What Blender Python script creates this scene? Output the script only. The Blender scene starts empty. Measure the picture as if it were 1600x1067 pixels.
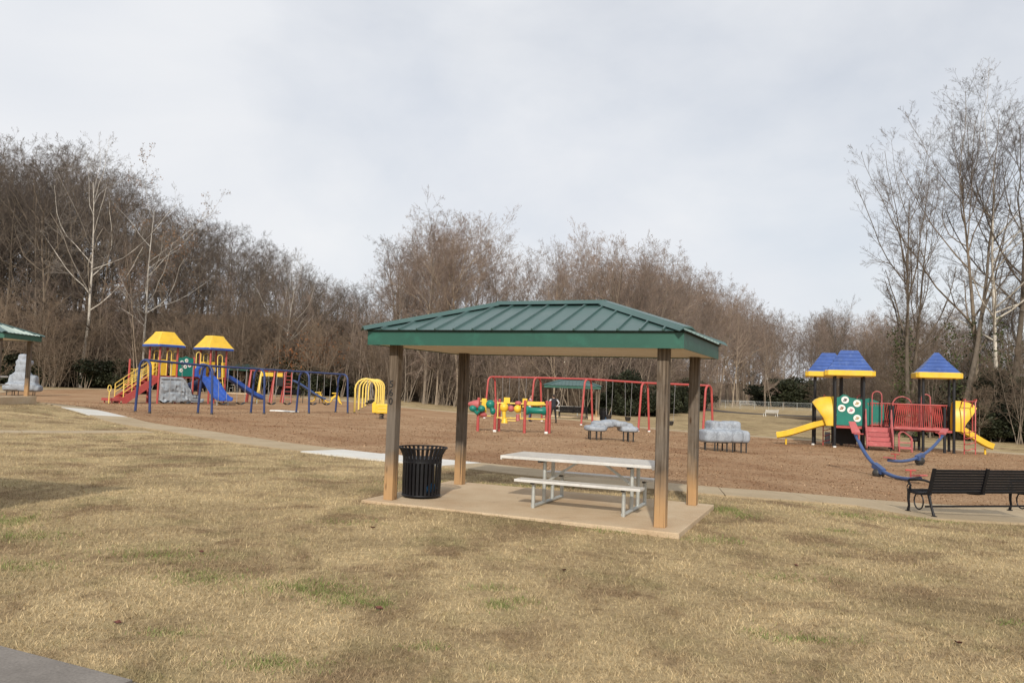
import bpy, bmesh, math, random
import numpy as np
from mathutils import Vector, Matrix

sc = bpy.context.scene
COL = sc.collection
R_ = math.radians

# ---------------------------------------------------------------- camera
cam_d = bpy.data.cameras.new('camera'); cam = bpy.data.objects.new('camera', cam_d); COL.objects.link(cam)
sc.camera = cam
cam_d.sensor_width = 36.0; cam_d.lens = 36.0 * 1225 / 1600; cam_d.clip_start = 0.05; cam_d.clip_end = 3000
PITCH, ROLL, CAM_H = R_(3.34), R_(1.96), 1.7
fw = Vector((0, math.cos(PITCH), math.sin(PITCH))); r0 = Vector((1, 0, 0)); u0 = r0.cross(fw)
rr = r0 * math.cos(ROLL) + u0 * math.sin(ROLL); uu = u0 * math.cos(ROLL) - r0 * math.sin(ROLL)
cam.matrix_world = Matrix(((rr.x, uu.x, -fw.x, 0), (rr.y, uu.y, -fw.y, 0), (rr.z, uu.z, -fw.z, CAM_H), (0, 0, 0, 1)))

# ---------------------------------------------------------------- world, sun, exposure
SUN_EL, SUN_AZ = R_(30.7), R_(187.0)           # azimuth clockwise from +Y
w = bpy.data.worlds.new('World'); sc.world = w; w.use_nodes = True
nt = w.node_tree; nt.nodes.clear()
wo = nt.nodes.new('ShaderNodeOutputWorld'); bg = nt.nodes.new('ShaderNodeBackground'); bg.inputs[1].default_value = 0.1
sky = nt.nodes.new('ShaderNodeTexSky'); sky.sky_type = 'NISHITA'; sky.sun_disc = False
sky.sun_elevation = SUN_EL; sky.sun_rotation = SUN_AZ; sky.air_density = 1.0; sky.dust_density = 1.5
tc = nt.nodes.new('ShaderNodeTexCoord'); mp = nt.nodes.new('ShaderNodeMapping'); mp.inputs['Scale'].default_value = (1, 1, 1.7)
mp.inputs['Location'].default_value = (0.35, 0.1, 0.2)
nz = nt.nodes.new('ShaderNodeTexNoise'); nz.inputs['Scale'].default_value = 1.7; nz.inputs['Detail'].default_value = 7; nz.inputs['Roughness'].default_value = 0.52; nz.inputs['Distortion'].default_value = 0.2
rp = nt.nodes.new('ShaderNodeValToRGB'); rp.color_ramp.elements[0].position = 0.33; rp.color_ramp.elements[0].color = (.66, .66, .66, 1)
rp.color_ramp.elements[1].position = 0.56; rp.color_ramp.elements[1].color = (.97, .97, .97, 1)
nz2 = nt.nodes.new('ShaderNodeTexNoise'); nz2.inputs['Scale'].default_value = 2.6; nz2.inputs['Detail'].default_value = 6; nz2.inputs['Distortion'].default_value = 0.3
rp2 = nt.nodes.new('ShaderNodeValToRGB'); rp2.color_ramp.elements[0].position = 0.36; rp2.color_ramp.elements[0].color = (7.75, 8.05, 8.6, 1)
rp2.color_ramp.elements[1].position = 0.66; rp2.color_ramp.elements[1].color = (9.0, 9.1, 9.3, 1)
mx = nt.nodes.new('ShaderNodeMix'); mx.data_type = 'RGBA'
L = nt.links.new
L(tc.outputs['Generated'], mp.inputs[0]); L(mp.outputs[0], nz.inputs['Vector']); L(mp.outputs[0], nz2.inputs['Vector'])
L(nz.outputs['Fac'], rp.inputs[0]); L(nz2.outputs['Fac'], rp2.inputs[0])
L(rp.outputs[0], mx.inputs['Factor']); L(sky.outputs[0], mx.inputs['A']); L(rp2.outputs[0], mx.inputs['B'])
L(mx.outputs['Result'], bg.inputs[0]); L(bg.outputs[0], wo.inputs[0])

sd = bpy.data.lights.new('sun', 'SUN'); sd.energy = 3.4; sd.angle = R_(1.6); sd.color = (1, .93, .82)
sun = bpy.data.objects.new('sun', sd); COL.objects.link(sun)
tosun = Vector((math.sin(SUN_AZ) * math.cos(SUN_EL), math.cos(SUN_AZ) * math.cos(SUN_EL), math.sin(SUN_EL)))
sun.rotation_mode = 'QUATERNION'; sun.rotation_quaternion = (-tosun).to_track_quat('-Z', 'Y'); sun.location = (-5, -20, 30)
sc.view_settings.view_transform = 'Standard'; sc.view_settings.look = 'None'; sc.view_settings.gamma = 1
sc.view_settings.exposure = 0.0; sc.view_settings.use_curve_mapping = False
sc.cycles.max_bounces = 6; sc.cycles.transparent_max_bounces = 8

# ---------------------------------------------------------------- terrain height
def sm(x, a, b):
    t = np.clip((np.asarray(x, float) - a) / (b - a), 0, 1); return t * t * (3 - 2 * t)
def gzv(x, y):
    x = np.asarray(x, float); y = np.asarray(y, float)
    z = -.75 * (1 - np.exp(-np.maximum(0, y - 12) / 55)) * (.3 + .7 * sm(x, -14, 0))
    z = z - .27 * sm(x, 3, 10) * sm(y, 6, 13)
    z = z + .75 * np.exp(-((x + 21.5) / 5.5) ** 2 - ((y - 28) / 7.5) ** 2)
    z = z + .35 * sm(y, 60, 78) * (1 - sm(x, -16, -4))
    z = z + .085 * np.exp(-((x + .2) / 3.2) ** 2 - ((y - 11.2) / 2.8) ** 2)
    # wooded banks: left, behind the centre trees, right
    z = z + 12 * sm(y - 79, 0, 55) * (1 - sm(x, -34, -8))
    z = z + 8.5 * sm(y - 84 - np.maximum(0, x - 10) * 2.4, 0, 34) * sm(x, -34, -8) * (1 - sm(x, 26, 45))
    z = z + 3.0 * sm(x - 31 - .12 * np.maximum(0, y - 50), 0, 30) * sm(y, 30, 50) * (1 - sm(y, 90, 120))
    z = z + 9.0 * sm(y, 270, 420)
    return z
def gz(x, y): return float(gzv(x, y))

# ---------------------------------------------------------------- helpers
class MB:
    def __init__(s): s.v = []; s.f = []
    def add(s, vs, fs):
        o = len(s.v); s.v += [tuple(p) for p in vs]; s.f += [tuple(i + o for i in f) for f in fs]; return s
    def box(s, c, d, rot=None):
        x, y, z = d[0] / 2, d[1] / 2, d[2] / 2
        vs = [Vector((a * x, b * y, e * z)) for e in (-1, 1) for b in (-1, 1) for a in (-1, 1)]
        if rot is not None: vs = [rot @ p for p in vs]
        return s.add([p + Vector(c) for p in vs], [(0, 2, 3, 1), (4, 5, 7, 6), (0, 1, 5, 4), (2, 6, 7, 3), (0, 4, 6, 2), (1, 3, 7, 5)])
    def b2(s, a, b): return s.box([(p + q) / 2 for p, q in zip(a, b)], [abs(q - p) for p, q in zip(a, b)])
    def bar(s, a, b, wd, ht):
        a = Vector(a); b = Vector(b); d = b - a; l = d.length
        q = d.to_track_quat('X', 'Z').to_matrix()
        return s.box((a + b) / 2, (l, wd, ht), q)
    def tube(s, pts, r, n=8, closed=False):
        P = [Vector(p) for p in pts]; m = len(P); rs = r if isinstance(r, (list, tuple)) else [r] * m
        o = len(s.v); prev = None
        for i in range(m):
            if closed: t = P[(i + 1) % m] - P[i - 1]
            else: t = P[min(i + 1, m - 1)] - P[max(i - 1, 0)]
            t.normalize()
            if prev is None:
                a = Vector((0, 0, 1)) if abs(t.z) < .9 else Vector((1, 0, 0)); u = t.cross(a).normalized()
            else:
                u = (prev - t * prev.dot(t)).normalized()
            prev = u; v = t.cross(u)
            for k in range(n):
                an = 2 * math.pi * k / n; s.v.append(tuple(P[i] + (u * math.cos(an) + v * math.sin(an)) * rs[i]))
        for i in range(m if closed else m - 1):
            j = (i + 1) % m
            for k in range(n):
                k2 = (k + 1) % n; s.f.append((o + i * n + k, o + i * n + k2, o + j * n + k2, o + j * n + k))
        if not closed:
            s.f.append(tuple(o + k for k in reversed(range(n)))); s.f.append(tuple(o + (m - 1) * n + k for k in range(n)))
        return s
    def lathe(s, prof, n=16, c=(0, 0, 0), cap=True):
        o = len(s.v)
        for (r, z) in prof:
            for k in range(n):
                an = 2 * math.pi * k / n; s.v.append((c[0] + r * math.cos(an), c[1] + r * math.sin(an), c[2] + z))
        m = len(prof)
        for i in range(m - 1):
            for k in range(n):
                k2 = (k + 1) % n; s.f.append((o + i * n + k, o + i * n + k2, o + (i + 1) * n + k2, o + (i + 1) * n + k))
        if cap:
            s.f.append(tuple(o + k for k in reversed(range(n)))); s.f.append(tuple(o + (m - 1) * n + k for k in range(n)))
        return s
    def loft(s, rings, caps=True, closed=True):
        o = len(s.v); n = len(rings[0])
        for r in rings: s.v += [tuple(p) for p in r]
        for i in range(len(rings) - 1):
            for k in range(n if closed else n - 1):
                k2 = (k + 1) % n; s.f.append((o + i * n + k, o + i * n + k2, o + (i + 1) * n + k2, o + (i + 1) * n + k))
        if caps:
            s.f.append(tuple(o + k for k in reversed(range(n)))); q = o + (len(rings) - 1) * n; s.f.append(tuple(q + k for k in range(n)))
        return s
    def prism(s, poly, a, b, f):   # 2-D outline extruded from a to b; f(u, v, w) -> xyz
        return s.loft([[f(u, v, a) for u, v in poly], [f(u, v, b) for u, v in poly]])
    def sphere(s, c, r, n=12, m=8):
        rx, ry, rz = r if isinstance(r, (list, tuple)) else (r, r, r)
        rings = []
        for i in range(m + 1):
            th = -math.pi / 2 + math.pi * i / m; k = max(math.cos(th), .02)
            rings.append([(c[0] + rx * k * math.cos(2 * math.pi * j / n), c[1] + ry * k * math.sin(2 * math.pi * j / n), c[2] + rz * math.sin(th)) for j in range(n)])
        return s.loft(rings)

def fixmesh(me, smooth=True, ang=38):
    bm = bmesh.new(); bm.from_mesh(me); bmesh.ops.recalc_face_normals(bm, faces=bm.faces); bm.to_mesh(me); bm.free()
    if smooth:
        me.polygons.foreach_set('use_smooth', [True] * len(me.polygons)); me.set_sharp_from_angle(angle=R_(ang))
    me.update()

def obj(name, mb, mat, parent=None, loc=(0, 0, 0), rot=(0, 0, 0), smooth=True, bevel=0, ang=38):
    if isinstance(mb, MB):
        me = bpy.data.meshes.new(name); me.from_pydata(mb.v, [], mb.f); fixmesh(me, smooth, ang)
    else: me = mb
    if mat is not None and not me.materials: me.materials.append(mat)
    o = bpy.data.objects.new(name, me); COL.objects.link(o)
    o.location = loc; o.rotation_euler = rot
    if parent: o.parent = parent
    if bevel:
        m = o.modifiers.new('bevel', 'BEVEL'); m.width = bevel; m.segments = 2; m.limit_method = 'ANGLE'
    return o
def tag(o, label=None, cat=None, group=None, kind=None):
    if label: o['label'] = label
    if cat: o['category'] = cat
    if group: o['group'] = group
    if kind: o['kind'] = kind
    return o
def thing(name, label, cat, loc=(0, 0, 0), rz=0, group=None):
    o = bpy.data.objects.new(name, None); COL.objects.link(o); o.empty_display_size = .2
    o.location = loc; o.rotation_euler = (0, 0, rz); return tag(o, label, cat, group)
def copy_tree(o, parent=None, skip=()):
    c = o.copy(); COL.objects.link(c)
    if parent is not None: c.parent = parent
    for ch in list(o.children):
        if ch.name.split('.')[0] in skip: continue
        copy_tree(ch, c, skip)
    return c
def np_mesh(name, V, Fc, mat=None, smooth=False):
    me = bpy.data.meshes.new(name); V = np.asarray(V, np.float32); Fc = np.asarray(Fc, np.int32); k = Fc.shape[1]
    me.vertices.add(len(V)); me.vertices.foreach_set('co', V.ravel())
    me.loops.add(Fc.size); me.loops.foreach_set('vertex_index', Fc.ravel())
    me.polygons.add(len(Fc)); me.polygons.foreach_set('loop_start', np.arange(0, Fc.size, k, dtype=np.int32))
    me.polygons.foreach_set('use_smooth', np.full(len(Fc), smooth))
    if mat: me.materials.append(mat)
    me.update(calc_edges=True); return me
def arc(c, r, a0, a1, n, f):   # points on an arc; f(u, v) -> xyz
    return [f(c[0] + r * math.cos(R_(a0 + (a1 - a0) * i / n)), c[1] + r * math.sin(R_(a0 + (a1 - a0) * i / n))) for i in range(n + 1)]
def catmull(P, step):
    P = [np.array(p, float) for p in P]; out = []
    Q = [2 * P[0] - P[1]] + P + [2 * P[-1] - P[-2]]
    for i in range(1, len(Q) - 2):
        n = max(2, int(np.linalg.norm(Q[i + 1] - Q[i]) / step))
        for k in range(n):
            t = k / n
            out.append(.5 * (2 * Q[i] + (Q[i + 1] - Q[i - 1]) * t + (2 * Q[i - 1] - 5 * Q[i] + 4 * Q[i + 1] - Q[i + 2]) * t * t + (-Q[i - 1] + 3 * Q[i] - 3 * Q[i + 1] + Q[i + 2]) * t ** 3))
    out.append(P[-1]); return np.array(out)

# ---------------------------------------------------------------- materials
def mat_base(name):
    m = bpy.data.materials.new(name); m.use_nodes = True
    return m, m.node_tree, m.node_tree.nodes['Principled BSDF']
def N(t, typ, **kw):
    n = t.nodes.new(typ)
    for k, v in kw.items():
        if k in n.inputs: n.inputs[k].default_value = v
        else: setattr(n, k, v)
    return n
def ramp(t, stops):
    r = t.nodes.new('ShaderNodeValToRGB'); e = r.color_ramp.elements
    while len(e) < len(stops): e.new(.5)
    for q, (p, c) in zip(e, stops): q.position = p; q.color = (*c, 1) if len(c) == 3 else c
    return r
def mixc(t, fac, a, b, blend='MIX'):
    m = t.nodes.new('ShaderNodeMix'); m.data_type = 'RGBA'; m.blend_type = blend
    for key, v in (('Factor', fac), ('A', a), ('B', b)):
        if hasattr(v, 'links'): t.links.new(v, m.inputs[key])
        elif isinstance(v, (int, float)): m.inputs[key].default_value = v
        else: m.inputs[key].default_value = (*v, 1)
    return m.outputs['Result']
def simple(name, c, rough=.5, metal=0, var=.25, scale=3.0, bump=0, bscale=40, dirt=None, spec=.5, coord='Object'):
    m, t, b = mat_base(name); tcd = N(t, 'ShaderNodeTexCoord'); v = tcd.outputs[coord]
    n1 = N(t, 'ShaderNodeTexNoise', Scale=scale, Detail=6, Roughness=.6); t.links.new(v, n1.inputs['Vector'])
    lo = [x * (1 - var) for x in c]; hi = [min(1, x * (1 + var)) for x in c]
    r1 = ramp(t, [(.3, lo), (.7, hi)]); t.links.new(n1.outputs['Fac'], r1.inputs[0]); col = r1.outputs[0]
    if dirt:
        n2 = N(t, 'ShaderNodeTexNoise', Scale=scale * 2.7, Detail=8, Roughness=.7); t.links.new(v, n2.inputs['Vector'])
        r2 = ramp(t, [(.52, (0, 0, 0)), (.72, (.8, .8, .8))]); t.links.new(n2.outputs['Fac'], r2.inputs[0])
        col = mixc(t, r2.outputs[0], col, dirt)
    t.links.new(col, b.inputs['Base Color'])
    b.inputs['Roughness'].default_value = rough; b.inputs['Metallic'].default_value = metal; b.inputs['Specular IOR Level'].default_value = spec
    rr2 = N(t, 'ShaderNodeMapRange'); rr2.inputs['To Min'].default_value = max(.05, rough - .12); rr2.inputs['To Max'].default_value = min(1, rough + .15)
    t.links.new(n1.outputs['Fac'], rr2.inputs[0]); t.links.new(rr2.outputs[0], b.inputs['Roughness'])
    if bump:
        n3 = N(t, 'ShaderNodeTexNoise', Scale=bscale, Detail=6); t.links.new(v, n3.inputs['Vector'])
        bp = N(t, 'ShaderNodeBump', Strength=bump, Distance=.02); t.links.new(n3.outputs['Fac'], bp.inputs['Height']); t.links.new(bp.outputs[0], b.inputs['Normal'])
    return m
M = {}
M['red'] = simple('red_paint', (.42, .068, .06), .45, var=.15, dirt=(.42, .14, .12), scale=2)
M['redplastic'] = simple('faded_red_plastic', (.42, .10, .10), .5, var=.15, dirt=(.5, .2, .19), scale=2)
M['yellow'] = simple('yellow_plastic', (.78, .50, .035), .42, var=.12, dirt=(.7, .48, .12), scale=2)
M['paleyellow'] = simple('pale_yellow_paint', (.80, .58, .13), .45, var=.1, scale=2)
M['blue'] = simple('blue_paint', (.025, .045, .14), .42, var=.2, scale=2)
M['blueplastic'] = simple('blue_plastic', (.028, .085, .36), .35, var=.18, dirt=(.07, .14, .42), scale=2)
M['blueroof'] = simple('faded_blue_roof_plastic', (.045, .095, .30), .42, var=.2, dirt=(.11, .17, .36), scale=1.6)
M['paleblue'] = simple('sun_bleached_blue_plastic', (.045, .085, .21), .45, var=.15, scale=2)
M['greenpanel'] = simple('green_panel_plastic', (.004, .165, .125), .4, var=.12, scale=2)
M['black'] = simple('black_coated_metal', (.008, .008, .010), .46, var=.3, scale=5, bump=.05, spec=.3)
M['blackpost'] = simple('black_post_paint', (.014, .015, .018), .42, var=.3, scale=3)
M['white'] = simple('white_plastic', (.75, .75, .72), .5, var=.08)
M['galv'] = simple('galvanised_steel', (.50, .52, .50), .45, metal=.55, var=.15, scale=9)
M['alu'] = simple('weathered_aluminium', (.66, .65, .62), .5, metal=.25, var=.1, scale=4, dirt=(.5, .47, .42))
M['chain'] = simple('chain_steel', (.35, .35, .35), .5, metal=.5)
M['rock'] = simple('grey_moulded_rock', (.29, .32, .36), .6, var=.22, scale=2.2, dirt=(.42, .45, .48), bump=.25, bscale=9)
def add_cracks(m, scale, c, f=.03):
    t = m.node_tree; b = t.nodes['Principled BSDF']; src = b.inputs['Base Color'].links[0].from_socket
    tcd = N(t, 'ShaderNodeTexCoord'); nz_ = N(t, 'ShaderNodeTexNoise', Scale=2.0, Detail=4); t.links.new(tcd.outputs['Object'], nz_.inputs['Vector'])
    ad = N(t, 'ShaderNodeVectorMath', operation='ADD'); t.links.new(tcd.outputs['Object'], ad.inputs[0]); t.links.new(nz_.outputs['Color'], ad.inputs[1])
    v = N(t, 'ShaderNodeTexVoronoi', feature='DISTANCE_TO_EDGE', Scale=scale); t.links.new(ad.outputs[0], v.inputs['Vector'])
    r = ramp(t, [(0, (.75, .75, .75)), (f, (0, 0, 0))]); t.links.new(v.outputs['Distance'], r.inputs[0]); t.links.new(mixc(t, r.outputs[0], src, c), b.inputs['Base Color'])
add_cracks(M['rock'], 2.6, (.17, .18, .20), .05)
M['rockwall'] = simple('grey_climbing_rock', (.30, .33, .36), .55, var=.3, scale=2.5, dirt=(.46, .48, .50), bump=.3, bscale=7)
M['green_roof'] = simple('green_metal_roofing', (.052, .108, .100), .36, metal=.1, var=.1, scale=1.2, dirt=(.085, .135, .128), spec=.6)
M['fascia'] = simple('green_metal_fascia', (.022, .092, .066), .38, var=.1, scale=1.5, dirt=(.03, .14, .1))
M['soffit'] = simple('cream_soffit', (.62, .52, .40), .7, var=.08, scale=2)
M['dark'] = simple('dark_parts_and_painted_shade', (.02, .02, .02), .7)  # near black for real dark parts and for the added shade sheets
M['bluebag'] = simple('blue_plastic_bag', (.02, .18, .42), .35)
M['leg'] = simple('dark_steel_leg', (.03, .028, .026), .5)
M['deadbrown'] = simple('dead_leaf_brown', (.13, .045, .03), .8, var=.3, scale=20)
M['darkstrip'] = simple('dark_brown_strip', (.07, .055, .045), .9, var=.3, scale=.6)

def concrete(name, c, stain, scale=1.0, dark=(.2, .17, .14)):
    m, t, b = mat_base(name); g = N(t, 'ShaderNodeNewGeometry'); v = g.outputs['Position']
    n1 = N(t, 'ShaderNodeTexNoise', Scale=.9 * scale, Detail=8, Roughness=.65); n2 = N(t, 'ShaderNodeTexNoise', Scale=60, Detail=3)
    n3 = N(t, 'ShaderNodeTexNoise', Scale=3.2 * scale, Detail=9, Roughness=.7, Distortion=.6)
    for n in (n1, n2, n3): t.links.new(v, n.inputs['Vector'])
    r1 = ramp(t, [(.32, stain), (.62, c)]); t.links.new(n1.outputs['Fac'], r1.inputs[0])
    r3 = ramp(t, [(.58, (0, 0, 0)), (.75, (.55, .55, .55))]); t.links.new(n3.outputs['Fac'], r3.inputs[0])
    col = mixc(t, r3.outputs[0], r1.outputs[0], dark)
    r2 = ramp(t, [(.25, (.8, .8, .8)), (.75, (1.12, 1.12, 1.12))]); t.links.new(n2.outputs['Fac'], r2.inputs[0])
    col = mixc(t, 1.0, col, r2.outputs[0], 'MULTIPLY')
    t.links.new(col, b.inputs['Base Color']); b.inputs['Roughness'].default_value = .88; b.inputs['Specular IOR Level'].default_value = .25
    bp = N(t, 'ShaderNodeBump', Strength=.25, Distance=.008); t.links.new(n2.outputs['Fac'], bp.inputs['Height']); t.links.new(bp.outputs[0], b.inputs['Normal'])
    return m
M['slab'] = concrete('sandy_stained_concrete', (.56, .445, .305), (.46, .33, .205), 1.2, (.24, .17, .12))
M['walk'] = concrete('tan_weathered_concrete', (.43, .342, .226), (.35, .268, .168), .8, (.22, .18, .14))
M['walkwhite'] = concrete('new_pale_concrete', (.66, .65, .61), (.58, .56, .52), .8, (.45, .42, .38))
M['walkgrey'] = concrete('grey_concrete', (.235, .212, .19), (.165, .148, .132), 2.2, (.10, .092, .085))

def wood_post():
    m, t, b = mat_base('weathered_timber_post'); tcd = N(t, 'ShaderNodeTexCoord'); oi = N(t, 'ShaderNodeObjectInfo')
    ad = N(t, 'ShaderNodeVectorMath', operation='ADD'); sc3 = N(t, 'ShaderNodeVectorMath', operation='SCALE'); sc3.inputs['Scale'].default_value = 9
    cx = N(t, 'ShaderNodeCombineXYZ'); 
    for i in range(3): t.links.new(oi.outputs['Random'], cx.inputs[i])
    t.links.new(cx.outputs[0], sc3.inputs[0]); t.links.new(tcd.outputs['Object'], ad.inputs[0]); t.links.new(sc3.outputs[0], ad.inputs[1])
    mpp = N(t, 'ShaderNodeMapping'); mpp.inputs['Scale'].default_value = (26, 26, 1.1); t.links.new(ad.outputs[0], mpp.inputs[0])
    n1 = N(t, 'ShaderNodeTexNoise', Scale=1.6, Detail=8, Roughness=.65, Distortion=.4); t.links.new(mpp.outputs[0], n1.inputs['Vector'])
    n2 = N(t, 'ShaderNodeTexNoise', Scale=3.0, Detail=5); t.links.new(ad.outputs[0], n2.inputs['Vector'])
    r1 = ramp(t, [(.28, (.042, .030, .021)), (.5, (.118, .089, .064)), (.74, (.265, .215, .165))]); t.links.new(n1.outputs['Fac'], r1.inputs[0])
    # clay washed up the foot of each post
    sx = N(t, 'ShaderNodeSeparateXYZ'); t.links.new(tcd.outputs['Object'], sx.inputs[0])
    ma = N(t, 'ShaderNodeMath', operation='MULTIPLY_ADD'); t.links.new(n2.outputs['Fac'], ma.inputs[0]); ma.inputs[1].default_value = -.55; t.links.new(sx.outputs['Z'], ma.inputs[2])
    mr = N(t, 'ShaderNodeMapRange'); mr.inputs['From Min'].default_value = -.05; mr.inputs['From Max'].default_value = .40; mr.inputs['To Min'].default_value = .8; mr.inputs['To Max'].default_value = 0
    t.links.new(ma.outputs[0], mr.inputs[0])
    col = mixc(t, mr.outputs[0], r1.outputs[0], (.50, .30, .14))
    mc_ = N(t, 'ShaderNodeMapping'); mc_.inputs['Scale'].default_value = (48, 48, .7); t.links.new(ad.outputs[0], mc_.inputs[0])
    nc = N(t, 'ShaderNodeTexNoise', Scale=1.0, Detail=3, Roughness=.5); t.links.new(mc_.outputs[0], nc.inputs['Vector'])
    rc = ramp(t, [(.60, (0, 0, 0)), (.66, (.85, .85, .85))]); t.links.new(nc.outputs['Fac'], rc.inputs[0]); col = mixc(t, rc.outputs[0], col, (.035, .024, .017))
    ng = N(t, 'ShaderNodeTexNoise', Scale=1.7, Detail=5, Roughness=.6); t.links.new(ad.outputs[0], ng.inputs['Vector'])
    rgy = ramp(t, [(.42, (0, 0, 0)), (.62, (.55, .55, .55))]); t.links.new(ng.outputs['Fac'], rgy.inputs[0]); mg = N(t, 'ShaderNodeMath', operation='MULTIPLY'); inv = N(t, 'ShaderNodeMath', operation='SUBTRACT'); inv.inputs[0].default_value = 1; t.links.new(mr.outputs[0], inv.inputs[1])
    t.links.new(rgy.outputs[0], mg.inputs[0]); t.links.new(inv.outputs[0], mg.inputs[1]); col = mixc(t, mg.outputs[0], col, (.19, .165, .14))
    vo = N(t, 'ShaderNodeTexVoronoi', Scale=1.0); mk = N(t, 'ShaderNodeMapping'); mk.inputs['Scale'].default_value = (7, 7, 2.1); t.links.new(ad.outputs[0], mk.inputs[0]); t.links.new(mk.outputs[0], vo.inputs['Vector'])
    rk = ramp(t, [(.05, (1, 1, 1)), (.16, (0, 0, 0))]); t.links.new(vo.outputs['Distance'], rk.inputs[0])
    col = mixc(t, rk.outputs[0], col, (.06, .035, .02))
    t.links.new(col, b.inputs['Base Color']); b.inputs['Roughness'].default_value = .85; b.inputs['Specular IOR Level'].default_value = .2
    bp = N(t, 'ShaderNodeBump', Strength=.5, Distance=.01); t.links.new(n1.outputs['Fac'], bp.inputs['Height']); t.links.new(bp.outputs[0], b.inputs['Normal'])
    return m
M['post'] = wood_post()

def grass_group():
    g = bpy.data.node_groups.new('dry_grass_colour', 'ShaderNodeTree')
    g.interface.new_socket('Color', in_out='OUTPUT', socket_type='NodeSocketColor')
    out = g.nodes.new('NodeGroupOutput'); geo = g.nodes.new('ShaderNodeNewGeometry'); v = geo.outputs['Position']
    def nn(s, d, ro=.6, dist=0):
        n = N(g, 'ShaderNodeTexNoise', Scale=s, Detail=d, Roughness=ro, Distortion=dist); g.links.new(v, n.inputs['Vector']); return n.outputs['Fac']
    r1 = ramp(g, [(.30, (.285, .22, .13)), (.43, (.435, .342, .205)), (.58, (.54, .428, .257)), (.74, (.635, .51, .31))]); g.links.new(nn(.55, 7, .62, .7), r1.inputs[0])
    r2 = ramp(g, [(.49, (0, 0, 0)), (.63, (.8, .8, .8))]); g.links.new(nn(.85, 7, .68, .5), r2.inputs[0])
    c = mixc(g, r2.outputs[0], r1.outputs[0], (.245, .17, .105))
    r3 = ramp(g, [(.52, (0, 0, 0)), (.68, (.55, .55, .55))]); g.links.new(nn(.8, 6, .7, .2), r3.inputs[0])
    c = mixc(g, r3.outputs[0], c, (.25, .232, .115))
    r4 = ramp(g, [(.3, (.7, .7, .7)), (.7, (1.2, 1.2, 1.2))]); g.links.new(nn(14, 5, .75), r4.inputs[0])
    c = mixc(g, 1.0, c, r4.outputs[0], 'MULTIPLY')
    g.links.new(c, out.inputs[0]); return g
GG = grass_group()
def lawn_mat():
    m, t, b = mat_base('dormant_lawn'); gr = t.nodes.new('ShaderNodeGroup'); gr.node_tree = GG
    geo = N(t, 'ShaderNodeNewGeometry'); n = N(t, 'ShaderNodeTexNoise', Scale=45, Detail=8, Roughness=.8); t.links.new(geo.outputs['Position'], n.inputs['Vector'])
    r = ramp(t, [(.3, (.5, .47, .42)), (.7, (1.15, 1.12, 1.08))]); t.links.new(n.outputs['Fac'], r.inputs[0])
    col = mixc(t, 1.0, gr.outputs[0], r.outputs[0], 'MULTIPLY')
    # leaf litter on the wooded banks, told by a mask stored on the mesh
    at = N(t, 'ShaderNodeAttribute', attribute_name='litter'); n2 = N(t, 'ShaderNodeTexNoise', Scale=2.2, Detail=9, Roughness=.75); t.links.new(geo.outputs['Position'], n2.inputs['Vector'])
    r2 = ramp(t, [(.3, (.035, .024, .016)), (.55, (.10, .068, .045)), (.75, (.16, .11, .07))]); t.links.new(n2.outputs['Fac'], r2.inputs[0])
    col = mixc(t, at.outputs['Fac'], col, r2.outputs[0])
    t.links.new(col, b.inputs['Base Color']); b.inputs['Roughness'].default_value = 1; b.inputs['Specular IOR Level'].default_value = .05
    bp = N(t, 'ShaderNodeBump', Strength=.6, Distance=.03); t.links.new(n.outputs['Fac'], bp.inputs['Height']); t.links.new(bp.outputs[0], b.inputs['Normal'])
    return m
M['lawn'] = lawn_mat()
def blade_mat():
    m, t, b = mat_base('grass_blades'); gr = t.nodes.new('ShaderNodeGroup'); gr.node_tree = GG
    a = N(t, 'ShaderNodeAttribute', attribute_name='shade'); r = ramp(t, [(0, (.62, .59, .54)), (.5, (.97, .95, .92)), (1, (1.26, 1.24, 1.19))]); t.links.new(a.outputs['Fac'], r.inputs[0])
    col = mixc(t, 1.0, gr.outputs[0], r.outputs[0], 'MULTIPLY')
    gre = N(t, 'ShaderNodeAttribute', attribute_name='green'); col = mixc(t, gre.outputs['Fac'], col, (.135, .20, .045))
    t.links.new(col, b.inputs['Base Color']); b.inputs['Roughness'].default_value = .75; b.inputs['Specular IOR Level'].default_value = .15
    return m
M['blade'] = blade_mat()
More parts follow.
